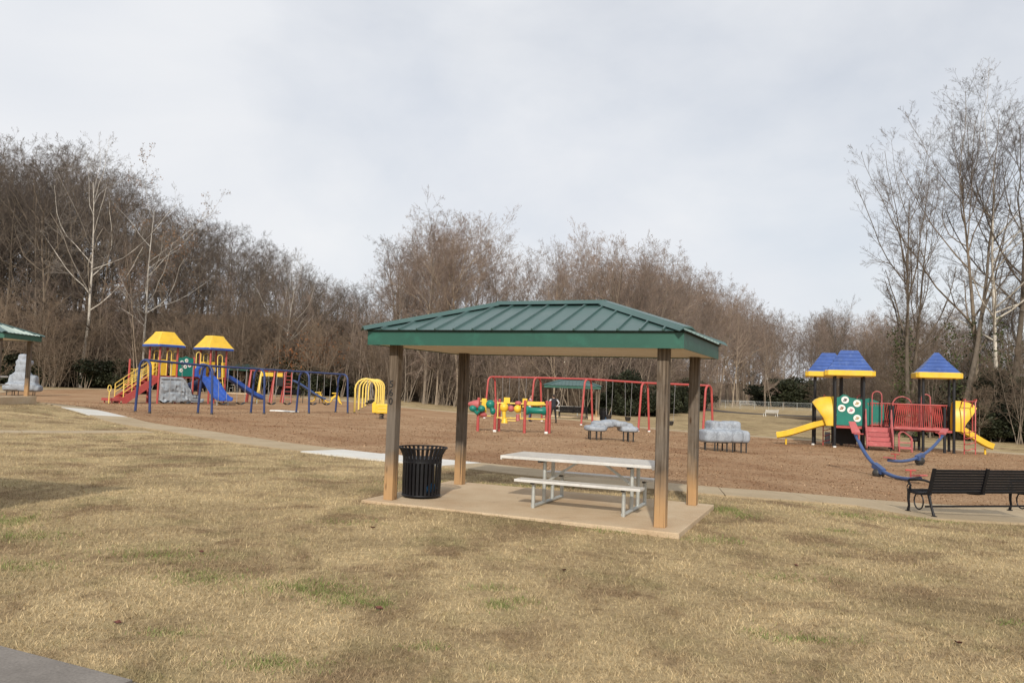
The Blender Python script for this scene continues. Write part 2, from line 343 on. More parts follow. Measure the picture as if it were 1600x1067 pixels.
def mulch_mat(name, bright=1.0):
    m, t, b = mat_base(name); geo = N(t, 'ShaderNodeNewGeometry'); v = geo.outputs['Position']
    n1 = N(t, 'ShaderNodeTexNoise', Scale=.28, Detail=6, Roughness=.6, Distortion=.8); n2 = N(t, 'ShaderNodeTexNoise', Scale=22, Detail=8, Roughness=.8); n3 = N(t, 'ShaderNodeTexNoise', Scale=1.4, Detail=6, Roughness=.65)
    for n in (n1, n2, n3): t.links.new(v, n.inputs['Vector'])
    r1 = ramp(t, [(.3, (.265, .150, .082)), (.52, (.355, .226, .130)), (.75, (.435, .295, .182))]); t.links.new(n1.outputs['Fac'], r1.inputs[0])
    r2 = ramp(t, [(.28, (.72, .70, .68)), (.5, (1, 1, 1)), (.75, (1.25, 1.27, 1.3))]); t.links.new(n2.outputs['Fac'], r2.inputs[0])
    r3 = ramp(t, [(.5, (0, 0, 0)), (.75, (.55, .55, .55))]); t.links.new(n3.outputs['Fac'], r3.inputs[0])
    col = mixc(t, r3.outputs[0], r1.outputs[0], (.25, .125, .058))
    col = mixc(t, 1.0, col, r2.outputs[0], 'MULTIPLY')
    if bright != 1.0:
        a = N(t, 'ShaderNodeAttribute', attribute_name='shade'); rs = ramp(t, [(0, (.72, .70, .68)), (.6, (1.05, 1.05, 1.05)), (.96, (1.25, 1.27, 1.3)), (1, (2.0, 2.2, 2.4))]); t.links.new(a.outputs['Fac'], rs.inputs[0])
        col = mixc(t, 1.0, col, rs.outputs[0], 'MULTIPLY')
    t.links.new(col, b.inputs['Base Color']); b.inputs['Roughness'].default_value = .95; b.inputs['Specular IOR Level'].default_value = .1
    bp = N(t, 'ShaderNodeBump', Strength=.8, Distance=.03); t.links.new(n2.outputs['Fac'], bp.inputs['Height']); t.links.new(bp.outputs[0], b.inputs['Normal'])
    return m
M['mulch'] = mulch_mat('wood_mulch'); M['chip'] = mulch_mat('wood_chips', 1.2)
def bark(name, lo, hi, scale=3):
    m, t, b = mat_base(name); tcd = N(t, 'ShaderNodeTexCoord'); oi = N(t, 'ShaderNodeObjectInfo')
    mp2 = N(t, 'ShaderNodeMapping'); mp2.inputs['Scale'].default_value = (scale, scale, scale * .3); t.links.new(tcd.outputs['Object'], mp2.inputs[0])
    n1 = N(t, 'ShaderNodeTexNoise', Scale=1.5, Detail=7, Roughness=.7); t.links.new(mp2.outputs[0], n1.inputs['Vector'])
    r = ramp(t, [(.3, lo), (.7, hi)]); t.links.new(n1.outputs['Fac'], r.inputs[0])
    r2 = ramp(t, [(0, (.72, .72, .74)), (1, (1.25, 1.2, 1.15))]); t.links.new(oi.outputs['Random'], r2.inputs[0])
    col = mixc(t, 1.0, r.outputs[0], r2.outputs[0], 'MULTIPLY')
    t.links.new(col, b.inputs['Base Color']); b.inputs['Roughness'].default_value = .95; b.inputs['Specular IOR Level'].default_value = .1
    return m
M['bark'] = bark('grey_brown_bark', (.10, .082, .064), (.25, .21, .165))
M['twig'] = bark('dark_twigs', (.105, .088, .074), (.185, .155, .132))
M['tanbark'] = bark('tan_bark', (.17, .14, .105), (.36, .30, .235))
M['tantwig'] = bark('pinkish_tan_twigs', (.20, .155, .128), (.32, .255, .212))
M['palebark'] = bark('pale_sycamore_bark', (.36, .335, .285), (.68, .65, .59), 1.4)
M['paletwig'] = bark('pale_twigs', (.24, .21, .175), (.42, .38, .33))
M['rusttwig'] = bark('rusty_brush', (.14, .108, .080), (.26, .205, .155))
def leafmat(name, lo, hi):
    m, t, b = mat_base(name); a = N(t, 'ShaderNodeAttribute', attribute_name='shade'); r = ramp(t, [(0, lo), (1, hi)]); t.links.new(a.outputs['Fac'], r.inputs[0])
    t.links.new(r.outputs[0], b.inputs['Base Color']); b.inputs['Roughness'].default_value = .6; b.inputs['Specular IOR Level'].default_value = .25
    return m
M['evergreen'] = leafmat('evergreen_leaves', (.014, .018, .009), (.052, .058, .028))
M['ivy'] = leafmat('ivy_leaves', (.020, .032, .010), (.085, .100, .032))
M['deadleaf'] = leafmat('withered_leaves', (.12, .065, .035), (.30, .17, .09))
M['orangeleaf'] = leafmat('orange_autumn_leaves', (.18, .06, .02), (.36, .15, .05))

# ================================================================ THE SETTING
def grow(a, b, s, k):   # steadily widening grid lines
    o = [a]
    while (o[-1] < b) if b > a else (o[-1] > b): s *= k; o.append(o[-1] + (s if b > a else -s))
    return o
xs = np.array(sorted(set(np.arange(-48, 48.1, .5)) | set(grow(48, 900, .5, 1.15)) | set(grow(-48, -900, .5, 1.15))))
ys = np.array(sorted(set(np.arange(-8, 90.1, .5)) | set(grow(90, 1500, .5, 1.12)) | set(grow(-8, -400, .5, 1.2))))
XX, YY = np.meshgrid(xs, ys); ZZ = gzv(XX, YY)
V = np.stack([XX.ravel(), YY.ravel(), ZZ.ravel()], 1); nx = len(xs)
ii = (np.arange(len(ys) - 1)[:, None] * nx + np.arange(nx - 1)[None]).ravel()
me = np_mesh('lawn', V, np.stack([ii, ii + 1, ii + nx + 1, ii + nx], 1), M['lawn'], True)
rng = np.random.default_rng(3)
lit = np.clip(sm(YY + 1.5 * np.sin(XX * .7) - 77, 0, 3) * (1 - sm(XX, -10, -6)), 0, 1)
lit = np.maximum(lit, sm(YY - 81 - np.maximum(0, XX - 8) * 2.4 + np.sin(XX), 0, 3) * sm(XX, -12, -8) * (1 - sm(XX, 40, 50)))
lit = np.maximum(lit, sm(XX - 27.5 - .05 * YY + .5 * np.sin(YY), 0, 2) * sm(YY, 38, 46) * (1 - sm(YY, 95, 110)))
lit = np.maximum(lit, sm(YY, 262, 275))
a = me.attributes.new('litter', 'FLOAT', 'POINT'); a.data.foreach_set('value', lit.ravel().astype(np.float32))
tag(obj('lawn', me, None), kind='structure')

RING = [(-40, 60), (-33.5, 48), (-27, 39.5), (-20.5, 34), (-15.6, 29.9), (-13.2, 27.4), (-10.1, 24.9), (-7, 21.9), (-4.8, 20.1), (-2.9, 18.7), (-1.05, 17.55), (.7, 16.0), (2.6, 14.5), (3.9, 13.95), (5.3, 14.05), (6.9, 14.15), (9, 14.5), (12, 15.4), (16, 17.2), (20, 20.3), (23, 25), (24.3, 30), (23.6, 34), (21.3, 37.6), (17.9, 39.9), (14.4, 43.6), (11.4, 46.8), (8, 51.4), (3.6, 54.9), (-.6, 57.6), (-7.5, 63), (-13, 67.5), (-21, 73), (-30, 77), (-37, 77), (-41.5, 71), (-42, 66)]
ring = catmull(RING + [RING[0]], .4)
def inside(P, poly):
    x, y = P[:, 0], P[:, 1]; r = np.zeros(len(P), bool); q = np.asarray(poly); j = len(q) - 1
    for i in range(len(q)):
        xi, yi = q[i][:2]; xj, yj = q[j][:2]
        c = ((yi > y) != (yj > y)) & (x < (xj - xi) * (y - yi) / (yj - yi + 1e-12) + xi); r ^= c; j = i
    return r
def walk_normals(c):
    t = np.gradient(c, axis=0); t /= np.linalg.norm(t, axis=1)[:, None]; return np.stack([-t[:, 1], t[:, 0]], 1)
# mulch sheet: grid cells inside the ring of pavement
gx = np.arange(-46, 28, .5); gy = np.arange(12, 80, .5); GX, GY = np.meshgrid(gx, gy)
cen = np.stack([(GX + .25).ravel(), (GY + .25).ravel()], 1); ins = inside(cen, ring[::3])
vid = {}; mv = []; mf = []
for (x, y) in cen[ins]:
    q = []
    for dx, dy in ((-.25, -.25), (.25, -.25), (.25, .25), (-.25, .25)):
        k = (round((x + dx) * 2), round((y + dy) * 2))
        if k not in vid: vid[k] = len(mv); mv.append((x + dx, y + dy))
        q.append(vid[k])
    mf.append(q)
mv = np.array(mv); mz = gzv(mv[:, 0], mv[:, 1]) + .009
tag(obj('mulch_bed', np_mesh('mulch_bed', np.column_stack([mv, mz]), np.array(mf), M['mulch'], True), None), kind='structure')

def pavement(name, centre, width, slab_len, white=None, mat='walk', top=.035, maxslab=400):
    root = bpy.data.objects.new(name, None); COL.objects.link(root); tag(root, kind='structure')
    n = walk_normals(centre); d = np.concatenate([[0], np.cumsum(np.linalg.norm(np.diff(centre, axis=0), axis=1))])
    s = 0
    rnd = random.Random(5)
    while s < d[-1] - .2:
        e = min(s + slab_len, d[-1]); mb = MB(); pts = []
        for k in range(4):
            q = s + .008 + (e - s - .016) * k / 3
            c = np.array([np.interp(q, d, centre[:, 0]), np.interp(q, d, centre[:, 1])]); m_ = np.array([np.interp(q, d, n[:, 0]), np.interp(q, d, n[:, 1])])
            pts.append((c + m_ * width / 2, c - m_ * width / 2))
        rings = []
        dz = rnd.uniform(-.006, .006)
        for (l, r) in pts:
            zl = gz(*l) + top + dz; zr = gz(*r) + top + dz
            rings.append([(l[0], l[1], zl - .12), (r[0], r[1], zr - .12), (r[0], r[1], zr), (l[0], l[1], zl)])
        mb.loft(rings)
        mid = pts[1][0]
        o = obj('slab', mb, M['walkwhite'] if (white and white(mid)) else M[mat], root, smooth=False)
        s = e
    return root
ring_white = lambda p: (-4.9 < p[0] < -.85 and p[1] < 22) or (-16.6 < p[0] < -14.4 and 28 < p[1] < 32)
pavement('pavement_ring', ring, 1.36, 1.5, ring_white, top=.034)
side = catmull([(-23, 17.6), (-17.5, 19.4), (-13.6, 21.6), (-10.9, 24.0)], .3)
pavement('side_path', side, .85, 1.5, top=.02)
near = catmull([(-10.5, 7.45), (-6, 5.42), (-3.35, 4.2), (-2.35, 3.75), (1.0, 2.2), (4, .8)], .3)
pavement('near_pavement', near, 1.45, 1.5, mat='walkgrey', top=.03)
# pad under the bench
BX, BY = (6.84, 12.62), R_(14.0)
ca, sa = math.cos(BY), math.sin(BY)
def bl(x, y): return (BX[0] + x * ca - y * sa, BX[1] + x * sa + y * ca)
padp = [bl(-.35, -.18), bl(2.5, -.18), bl(2.9, 1.3), bl(-.75, 1.15)]
mb = MB(); mb.loft([[(x, y, gz(x, y) - .1) for x, y in padp], [(x, y, gz(x, y) + .028) for x, y in padp]])
pad = obj('bench_pad', mb, M['walk'], None, smooth=False); tag(pad, kind='structure')
# slightly raised dark brown strip across the far field
dc = catmull([(34, 150), (33, 118), (38, 108), (47, 102), (60, 98), (75, 96)], 2.0); n_ = walk_normals(dc)
Vd = []; 
for c, m_ in zip(dc, n_):
    for k in (-2.0, -1, 0, 1, 2.0): p = c + m_ * k; Vd.append((p[0], p[1], gz(*p) + .12 - .05 * abs(k) ** 2 * .5))
Fd = [(i * 5 + k, i * 5 + k + 1, i * 5 + k + 6, i * 5 + k + 5) for i in range(len(dc) - 1) for k in range(4)]
tag(obj('dark_strip', np_mesh('dark_strip', Vd, Fd, M['darkstrip'], True), None), kind='structure')

# main shelter frame: origin at the front left post
SH = Vector((-1.608, 10.941, 0)); SYAW = -.402; SL, SW, SHH = 3.753, 2.127, 2.117
e1 = np.array([math.cos(SYAW), math.sin(SYAW)]); e2 = np.array([-e1[1], e1[0]])
slabpoly = [np.array(SH[:2]) + a * e1 + b * e2 for a, b in ((-.3, -.26), (SL + .28, -.3), (SL + .28, SW + .22), (-.33, SW + .3))]

# ---------------------------------------------------------------- grass blades
def blades(n, y0, y1, dens_pow, seed, hgt, wid, margin=2.0, only=None):
    rg = np.random.default_rng(seed)
    # inverse-power sampling of the distance so that density falls as y^-pow
    u = rg.random(n * 2); p = dens_pow - 1
    y = (y0 ** (1 - p) + u * (y1 ** (1 - p) - y0 ** (1 - p))) ** (1 / (1 - p)) if abs(p - 1) > 1e-3 else y0 * (y1 / y0) ** u
    x = (rg.random(len(y)) * 2 - 1) * (.72 * y + margin)
    P = np.stack([x, y], 1)
    bad = inside(P, ring[::3]) | inside(P, slabpoly) | inside(P, padp)
    for c, wd in ((ring, .64), (side, .38), (near, .68)):
        dmin = np.full(len(P), 9e9)
        cc = c[(c[:, 1] < y1 + 2)]
        for k in range(0, len(cc), 2): dmin = np.minimum(dmin, (P[:, 0] - cc[k, 0]) ** 2 + (P[:, 1] - cc[k, 1]) ** 2)
        bad |= dmin < wd ** 2
    P = P[~bad][:n]; return P, rg
GREEN = [(-2.55, 6.75, .35, .25, .6), (-1.55, 6.5, .42, .28, .75), (-1.2, 6.25, .22, .22, .95), (-.95, 6.1, .12, .10, .9), (-.03, 6.2, .12, .14, .95), (-.12, 6.7, .2, .1, .5), (.2, 6.35, .15, .08, .6), (2.15, 5.62, .35, .10, .8), (1.85, 5.75, .12, .06, .7), (3.1, 11.5, .3, .45, .85), (3.3, 11.0, .2, .3, .6), (-5.6, 8.9, .35, .4, .75), (-4.9, 8.2, .5, .3, .4), (-1.35, 4.8, .3, .12, .7), (2.4, 9.1, .4, .25, .5), (1.3, 9.35, .5, .12, .6), (5.1, 11.9, .5, .3, .5), (6.4, 12.25, .9, .15, .55), (-1.6, 13.4, .7, .5, .4), (.2, 13.5, .9, .25, .5), (3.4, 4.9, .2, .1, .5), (-3.3, 7.5, .6, .3, .35), (-2.2, 5.3, .25, .12, .5), (2.6, 7.4, .4, .2, .3), (-.5, 5.2, .15, .07, .5), (3.9, 6.2, .12, .08, .6), (-1.9, 9.3, .4, .2, .3), (4.3, 10.2, .25, .12, .4), (-4.3, 6.9, .5, .25, .35)]
DARKP = []
def make_blades(name, label, n, y0, y1, pw, seed, hgt, wid):
    P, rg = blades(n, y0, y1, pw, seed, hgt, wid)
    # denser tufts of live grass
    ex = []
    for (x, y, a, b, s) in GREEN:
        m_ = int(19000 * s * a * b * (6 / y) ** 1.5) + 40; q = rg.normal(0, .55, (m_, 2)) * np.array([a, b]) + np.array([x, y]); ex.append(q)
    ex = np.concatenate(ex); ex = ex[~(inside(ex, slabpoly) | inside(ex, padp))]; live = np.concatenate([np.zeros(len(P)), np.ones(len(ex))]); P = np.concatenate([P, ex]); n = len(P)
    gr = np.zeros(n)
    jit = P + rg.normal(0, .05, P.shape)
    for (x, y, a, b, s) in GREEN:
        gr = np.maximum(gr, 1.5 * s * np.exp(-(((jit[:, 0] - x) / a) ** 2 + ((jit[:, 1] - y) / b) ** 2) * 1.3))
    patch = .5 + .5 * np.sin(P[:, 0] * 13 + 2 * np.sin(P[:, 1] * 9)) * np.sin(P[:, 1] * 17 + 2 * np.sin(P[:, 0] * 11))
    green = np.where(rg.random(n) < gr * (.15 + .8 * patch), .55 + .45 * rg.random(n), 0.0)
    green = np.where((live > 0) & (rg.random(n) < .1 + .75 * patch), .4 + .5 * rg.random(n), green)
    green = np.maximum(green, np.where(rg.random(n) < .03, .5 * rg.random(n), 0))
    far = (P[:, 1] / 6.0) ** .36
    clump = .5 + .5 * np.sin(P[:, 0] * 9 + 3 * np.sin(P[:, 1] * 7)) * np.sin(P[:, 1] * 11 + 2 * np.sin(P[:, 0] * 6))
    h = hgt * (.45 + .9 * rg.random(n)) * (.65 + .6 * clump) * far * (1 + .25 * (green > 0)); wd = wid * (.6 + .8 * rg.random(n)) * far
    az = rg.random(n) * 2 * np.pi; la = rg.random(n) * 2 * np.pi; lean = .35 + 1.1 * rg.random(n) ** .8
    z = gzv(P[:, 0], P[:, 1]) - .004
    dx = np.cos(az) * wd / 2; dy = np.sin(az) * wd / 2
    b0 = np.stack([P[:, 0] - dx, P[:, 1] - dy, z], 1); b1 = np.stack([P[:, 0] + dx, P[:, 1] + dy, z], 1)
    ox = np.cos(la) * h * np.sin(lean); oy = np.sin(la) * h * np.sin(lean); oz = h * np.cos(lean) + .006
    t0 = np.stack([P[:, 0] + ox - dx * .3, P[:, 1] + oy - dy * .3, z + oz], 1); t1 = np.stack([P[:, 0] + ox + dx * .3, P[:, 1] + oy + dy * .3, z + oz], 1)
    V = np.stack([b0, b1, t1, t0], 1).reshape(-1, 3); Fq = np.arange(n * 4).reshape(-1, 4)
    me = np_mesh(name, V, Fq, M['blade'])
    sh = rg.random(n); 
    a = me.attributes.new('shade', 'FLOAT', 'POINT'); a.data.foreach_set('value', np.repeat(sh, 4).astype(np.float32))
    a = me.attributes.new('green', 'FLOAT', 'POINT'); a.data.foreach_set('value', np.repeat(green, 4).astype(np.float32))
    tag(obj(name, me, None), label, 'grass', kind='stuff')
make_blades('lawn_grass', 'short dormant straw coloured grass with green tufts across the foreground', 340000, 3.2, 30, 2.0, 11, .030, .0060)

# dead leaves on the lawn
for (x, y, a_) in ((-.93, 5.95, .3), (-2.9, 7.6, 1.1), (.55, 7.35, 2.0), (2.9, 7.9, .7), (-1.5, 9.0, 2.6), (3.2, 5.6, 1.7), (-2.6, 5.4, .9)):
    mb = MB(); pts = [(-.055, 0, .02), (-.02, .035, .008), (.03, .03, .022), (.06, 0, .006), (.03, -.032, .02), (-.02, -.03, .01), (0, 0, .0)]
    mb.add(pts + [(p[0], p[1], p[2] + .003) for p in pts], [(0, 1, 6), (1, 2, 6), (2, 3, 6), (3, 4, 6), (4, 5, 6), (5, 0, 6), (7, 13, 8), (8, 13, 9), (9, 13, 10), (10, 13, 11), (11, 13, 12), (12, 13, 7)])
    o = obj('dead_leaf', mb, M['deadbrown'], None, (x, y, gz(x, y) + .018), (.2, .15, a_), smooth=False); o.scale = (.62, .62, .8); tag(o, 'small dark red dead leaf lying alone on the straw coloured lawn', 'leaf', 'dead leaves on the lawn')
# wood chips on the near half of the mulch bed
def make_chips(n):
    rg = np.random.default_rng(21); y = 14 * (48 / 14) ** rg.random(n * 2); x = (rg.random(n * 2) * 2 - 1) * (.72 * y + 3); P = np.stack([x, y], 1)
    P = P[inside(P, ring[::3])]; dmin = np.full(len(P), 9e9)
    for c in ring[::2]: dmin = np.minimum(dmin, (P[:, 0] - c[0]) ** 2 + (P[:, 1] - c[1]) ** 2)
    P = P[dmin > .7 ** 2][:n]; n = len(P); k = np.sqrt(P[:, 1] / 14)
    ln = (.007 + .014 * rg.random(n)) * k; wd = (.004 + .006 * rg.random(n)) * k; az = rg.random(n) * 6.283; ti = rg.normal(0, .3, n); z = gzv(P[:, 0], P[:, 1]) + .012 + ln * np.abs(np.sin(ti)) * .9
    ux, uy = np.cos(az), np.sin(az); q = []
    for s, t in ((-1, -1), (1, -1), (1, 1), (-1, 1)):
        q.append(np.stack([P[:, 0] + s * ux * ln * np.cos(ti) - t * uy * wd, P[:, 1] + s * uy * ln * np.cos(ti) + t * ux * wd, z + s * ln * np.sin(ti)], 1))
    me = np_mesh('wood_chips', np.stack(q, 1).reshape(-1, 3), np.arange(n * 4).reshape(-1, 4), M['chip'])
    a = me.attributes.new('shade', 'FLOAT', 'POINT'); a.data.foreach_set('value', np.repeat(rg.random(n), 4).astype(np.float32))
    tag(obj('wood_chips', me, None), 'loose brown wood chips strewn over the play area', 'wood chips', kind='stuff')
make_chips(90000)

# ================================================================ SHELTERS
def make_shelter(label):
    t = thing('picnic_shelter', label, 'shelter', SH, SYAW)
    sp = [(-.3, -.26), (SL + .28, -.3), (SL + .28, SW + .22), (-.33, SW + .3)]
    mb = MB(); mb.loft([[(x, y, -.25) for x, y in sp], [(x, y, .1) for x, y in sp]]); obj('slab', mb, M['slab'], t, smooth=False, bevel=.012)
    first = None
    for (x, y) in ((0, 0), (SL, 0), (0, SW), (SL, SW)):
        mb = MB(); mb.b2((-.07, -.07, 0), (.07, .07, SHH + .02)); p = obj('post', mb, M['post'], t, (x, y, .098), smooth=False, bevel=.008)
        p.rotation_euler = (0, 0, .0)
        first = first or p
    for i, ch in enumerate('560'):
        cu = bpy.data.curves.new('digit', 'FONT'); cu.body = ch; cu.size = .135; cu.extrude = .004; cu.align_x = 'CENTER'
        tmp = bpy.data.objects.new('tmp', cu); me = bpy.data.meshes.new_from_object(tmp); bpy.data.objects.remove(tmp)
        me.name = 'digit'; me.materials.append(M['dark'])
        obj('digit', me, None, first, (-.012, -.076, SHH * .73 - i * .118), (R_(90), 0, 0))
    o = .29; x0, x1, y0, y1 = -o, SL + o, -o, SW + o; zb = .1 + SHH; zt = zb + .205
    mb = MB(); mb.b2((x0 + .02, y0 + .02, zb + .012), (x1 - .02, y1 - .02, zb + .03)); obj('soffit', mb, M['soffit'], t, smooth=False)
    for k in range(4):
        mb = MB()
        if k == 0:
            m2 = MB(); m2.b2((x0 + 2.55, y0 - .003, zb), (x1, y0 + .018, zt)); obj('fascia', m2, M['fascia'], t, smooth=False); mb.b2((x0, y0, zb), (x0 + 2.549, y0 + .018, zt))
        if k == 1: mb.b2((x0, y1 - .018, zb), (x1, y1, zt))
        if k == 2: mb.b2((x0 + .002, y0 + .02, zb + .001), (x0 + .02, y1 - .02, zt))
        if k == 3: mb.b2((x1 - .02, y0 + .02, zb + .001), (x1 - .002, y1 - .02, zt))
        obj('fascia', mb, M['fascia'], t, smooth=False)
    # hip roof: an underlay with panels, ribs and caps laid on it
    q = .035; X0, X1, Y0, Y1 = x0 - q, x1 + q, y0 - q, y1 + q; ze = zt - .004; rz = 2.895; ra, rb = 1.08, SL - 1.08; ry = SW / 2
    E = [Vector((X0, Y0, ze)), Vector((X1, Y0, ze)), Vector((X1, Y1, ze)), Vector((X0, Y1, ze))]; RA = Vector((ra, ry, rz)); RB = Vector((rb, ry, rz))
    mb = MB(); mb.add([p - Vector((0, 0, .012)) for p in E + [RA, RB]], [(0, 1, 5, 4), (1, 2, 5), (2, 3, 4, 5), (3, 0, 4), (0, 3, 2, 1)]); roof = obj('roof', mb, M['dark'], t, smooth=False)
    def slope(p0, p1, t0, t1, w0):
        # p0,p1 eave corners; t0,t1 upper corners (equal for an end slope)
        ex = (p1 - p0); L_ = ex.length; ex.normalize(); nrm = ex.cross(t0 - p0).normalized(); up = nrm.cross(ex)
        if nrm.z < 0: nrm = -nrm; 
        up = nrm.cross(ex); 
        if up.z < 0: up = -up
        a0, b0 = (t0 - p0).dot(ex), (t0 - p0).dot(up); a1 = (t1 - p0).dot(ex)
        def ht(s):
            if s < a0: return b0 * s / a0
            if s > a1: return b0 * (L_ - s) / (L_ - a1)
            return b0
        n = max(2, round(L_ / w0)); wdt = L_ / n
        for i in range(n):
            s0, s1 = i * wdt, (i + 1) * wdt; ss = [s0] + [a for a in sorted({a0, a1}) if s0 < a < s1] + [s1]
            poly = [(s0, 0), (s1, 0)] + [(s, ht(s)) for s in reversed(ss) if ht(s) > 1e-4]
            mb = MB(); f = lambda u, v, w_: p0 + ex * u + up * v + nrm * w_
            mb.prism(poly, 0.0, .004, f)
            if ht(s1) > .06 and i < n - 1:   # standing rib along this panel's edge
                h_ = ht(s1); A = f(s1, -.004, .017); B = f(s1, h_, .017)
                mb.loft([[f(s1 - .018, -.004, .004), f(s1 + .018, -.004, .004), f(s1 + .009, -.004, .03), f(s1 - .009, -.004, .03)], [f(s1 - .018, h_, .004), f(s1 + .018, h_, .004), f(s1 + .009, h_, .03), f(s1 - .009, h_, .03)]])
            obj('roof_panel', mb, M['green_roof'], roof, smooth=False)
    slope(E[0], E[1], RA, RB, .268); slope(E[2], E[3], RB, RA, .268); slope(E[1], E[2], RB, RB, .268); slope(E[3], E[0], RA, RA, .268)
    for (a_, b_, nm) in ((E[0], RA, 'hip_cap'), (E[3], RA, 'hip_cap'), (E[1], RB, 'hip_cap'), (E[2], RB, 'hip_cap'), (RA, RB, 'ridge_cap')):
        d = (b_ - a_).normalized(); sd_ = d.cross(Vector((0, 0, 1))).normalized(); up = Vector((0, 0, 1))
        st = a_ - d * .03 if nm == 'hip_cap' else a_ - d * .02; en = b_ + d * .02
        sec = [(-.12, .0), (-.05, .058), (.05, .058), (.12, .0), (.05, .036), (-.05, .036)]
        mb = MB(); mb.loft([[st + sd_ * u + up * v for u, v in sec], [en + sd_ * u + up * v for u, v in sec]]); obj(nm, mb, M['green_roof'], roof, smooth=False)
    return t
shelter = make_shelter('large open picnic shelter with green hip roof and four timber posts in the foreground')
def put_shelter(x, y, rz, label, dz=0):
    c = copy_tree(shelter, None, skip=('digit',)); c.location = (x, y, gz(x, y) + dz); c.rotation_euler = (0, 0, rz); c['label'] = label; return c
put_shelter(-22.2, 27.9, .10, 'green roofed picnic shelter cut off by the left edge, before the grey rock pile', -.06)
put_shelter(2.9, 60.6, -.12, 'green roofed picnic shelter behind the red swings')
put_shelter(-28.6, 76, -.35, 'green roofed picnic shelter half hidden behind the yellow roofed play towers')
put_shelter(70.5, 216, .05, 'tiny distant green shelter in the far field beyond the wire fence')
put_shelter(-10.75, 6.6, -.30, 'green roofed shelter just outside the left edge, casting a shadow on the grass')

# ---------------------------------------------------------------- picnic table under the shelter
def make_table(label, loc, rz):
    t = thing('picnic_table', label, 'picnic table', loc, rz)
    # local: x along the table, y across, z from the slab; origin at the table's centre
    for k, y in enumerate((-.29, 0, .29)):
        mb = MB(); mb.b2((-1.19, y - .138, .615), (.965, y + .138, .655)); obj('top_plank', mb, M['alu'], t, smooth=False, bevel=.005)
    mb = MB()
    for x in (-1.19, .94): mb.b2((x + .002, -.426, .600), (x + .023, .426, .6545))
    obj('end_cap', mb, M['alu'], t, smooth=False)
    for y in (-.58, .58):
        mb = MB(); mb.b2((-.86, y - .12, .345), (.86, y + .12, .38)); obj('seat_plank', mb, M['alu'], t, smooth=False, bevel=.005)
    for x in (-.62, .62):
        mb = MB(); r = .026
        mb.tube([(x, -.6, .025), (x, .6, .025)], r, 10)
        for y in (-.58, .58): mb.tube([(x, y, .0), (x, y, .33)], r, 10)
        for y in (-.17, .17): mb.tube([(x, y, .03), (x, y, .6)], r, 10)
        obj('leg_frame', mb, M['galv'], t)
        mb = MB(); mb.b2((x - .02, -.40, .585), (x + .02, .40, .612)); mb.b2((x - .02, -.66, .32), (x + .02, -.48, .344)); mb.b2((x - .02, .48, .32), (x + .02, .66, .344)); obj('bracket', mb, M['leg'], t, smooth=False)
        s = -1 if x < 0 else 1
        mb = MB(); mb.bar((x, 0, .31), (x - s * .42, 0, .588), .03, .03); obj('brace', mb, M['galv'], t, smooth=False)
    return t
def shp(a, b): return tuple(np.array(SH[:2]) + a * e1 + b * e2)
tx, ty = shp(2.555, 1.05)
table = make_table('pale metal picnic table with attached benches under the foreground shelter', (tx, ty, .1), SYAW)
def put_table(x, y, rz, label, sc_=1.15):
    c = copy_tree(table); c.location = (x, y, gz(x, y) + .1); c.rotation_euler = (0, 0, rz); c.scale = (sc_,) * 3; c['label'] = label; return c
put_table(4.6, 61.6, -.1, 'white picnic table under the shelter behind the red swings')
put_table(-27.5, 76.6, -.35, 'white picnic table behind the twin towers with yellow roofs')
put_table(72.2, 217, .3, 'tiny white picnic table under the distant shelter')
put_table(-20.1, 29.2, .1, 'picnic table under the shelter cut off by the left edge')

# ---------------------------------------------------------------- litter bins
def make_bin(label, loc):
    t = thing('litter_bin', label, 'litter bin', loc)
    prof = [(.262, .02), (.268, .2), (.27, .50), (.272, .56), (.283, .60), (.305, .645), (.342, .70)]
    n = 30
    mb0 = None
    for k in range(n):
        an = 2 * math.pi * k / n; w_ = .0185
        if mb0 is None:
            mb = MB(); mb.loft([[(r, -w_, z), (r, w_, z), (r + .007, w_, z), (r + .007, -w_, z)] for r, z in prof]); mb0 = bpy.data.meshes.new('slat'); mb0.from_pydata(mb.v, [], mb.f); fixmesh(mb0); mb0.materials.append(M['black'])
        obj('slat', mb0, None, t, rot=(0, 0, an))
    for (r, z, th) in ((.264, .035, .016), (.266, .50, .016), (.346, .70, .011)):
        mb = MB(); mb.tube([(r * math.cos(2 * math.pi * k / 36), r * math.sin(2 * math.pi * k / 36), z) for k in range(36)], th, 6, closed=True); obj('hoop', mb, M['black'], t)
    mb = MB(); mb.lathe([(.262, .49), (.274, .49), (.274, .555), (.262, .555)], 30); obj('band', mb, M['black'], t)
    mb = MB(); mb.lathe([(.26, .02), (.26, .034)], 24); obj('base_plate', mb, M['black'], t)
    mb = MB(); mb.lathe([(.19, .05), (.215, .5), (.22, .51), (.20, .51), (.175, .06)], 24, (-.04, .0, 0)); obj('liner', mb, M['black'], t)
    mb = MB(); mb.sphere((.13, -.05, .14), (.10, .11, .07), 9, 6); mb.sphere((.10, -.10, .12), (.08, .07, .06), 8, 6); obj('refuse_bag', mb, M['bluebag'], t)
    mb = MB()
    for k in range(4):
        an = k * 1.57 + .4; mb.lathe([(.03, 0), (.03, .022)], 8, (.2 * math.cos(an), .2 * math.sin(an), 0))
    obj('foot', mb, M['black'], t)
    return t
bx_, by_ = shp(.215, .48)
bin0 = make_bin('black slatted litter bin with flared rim beside the front left shelter post', (bx_, by_, .1))
c = copy_tree(bin0); c.location = (7.4, 61.8, gz(7.4, 61.8)); c.scale = (1.15, 1.15, 1.3); c['label'] = 'small black litter bin under the shelter behind the red swings'

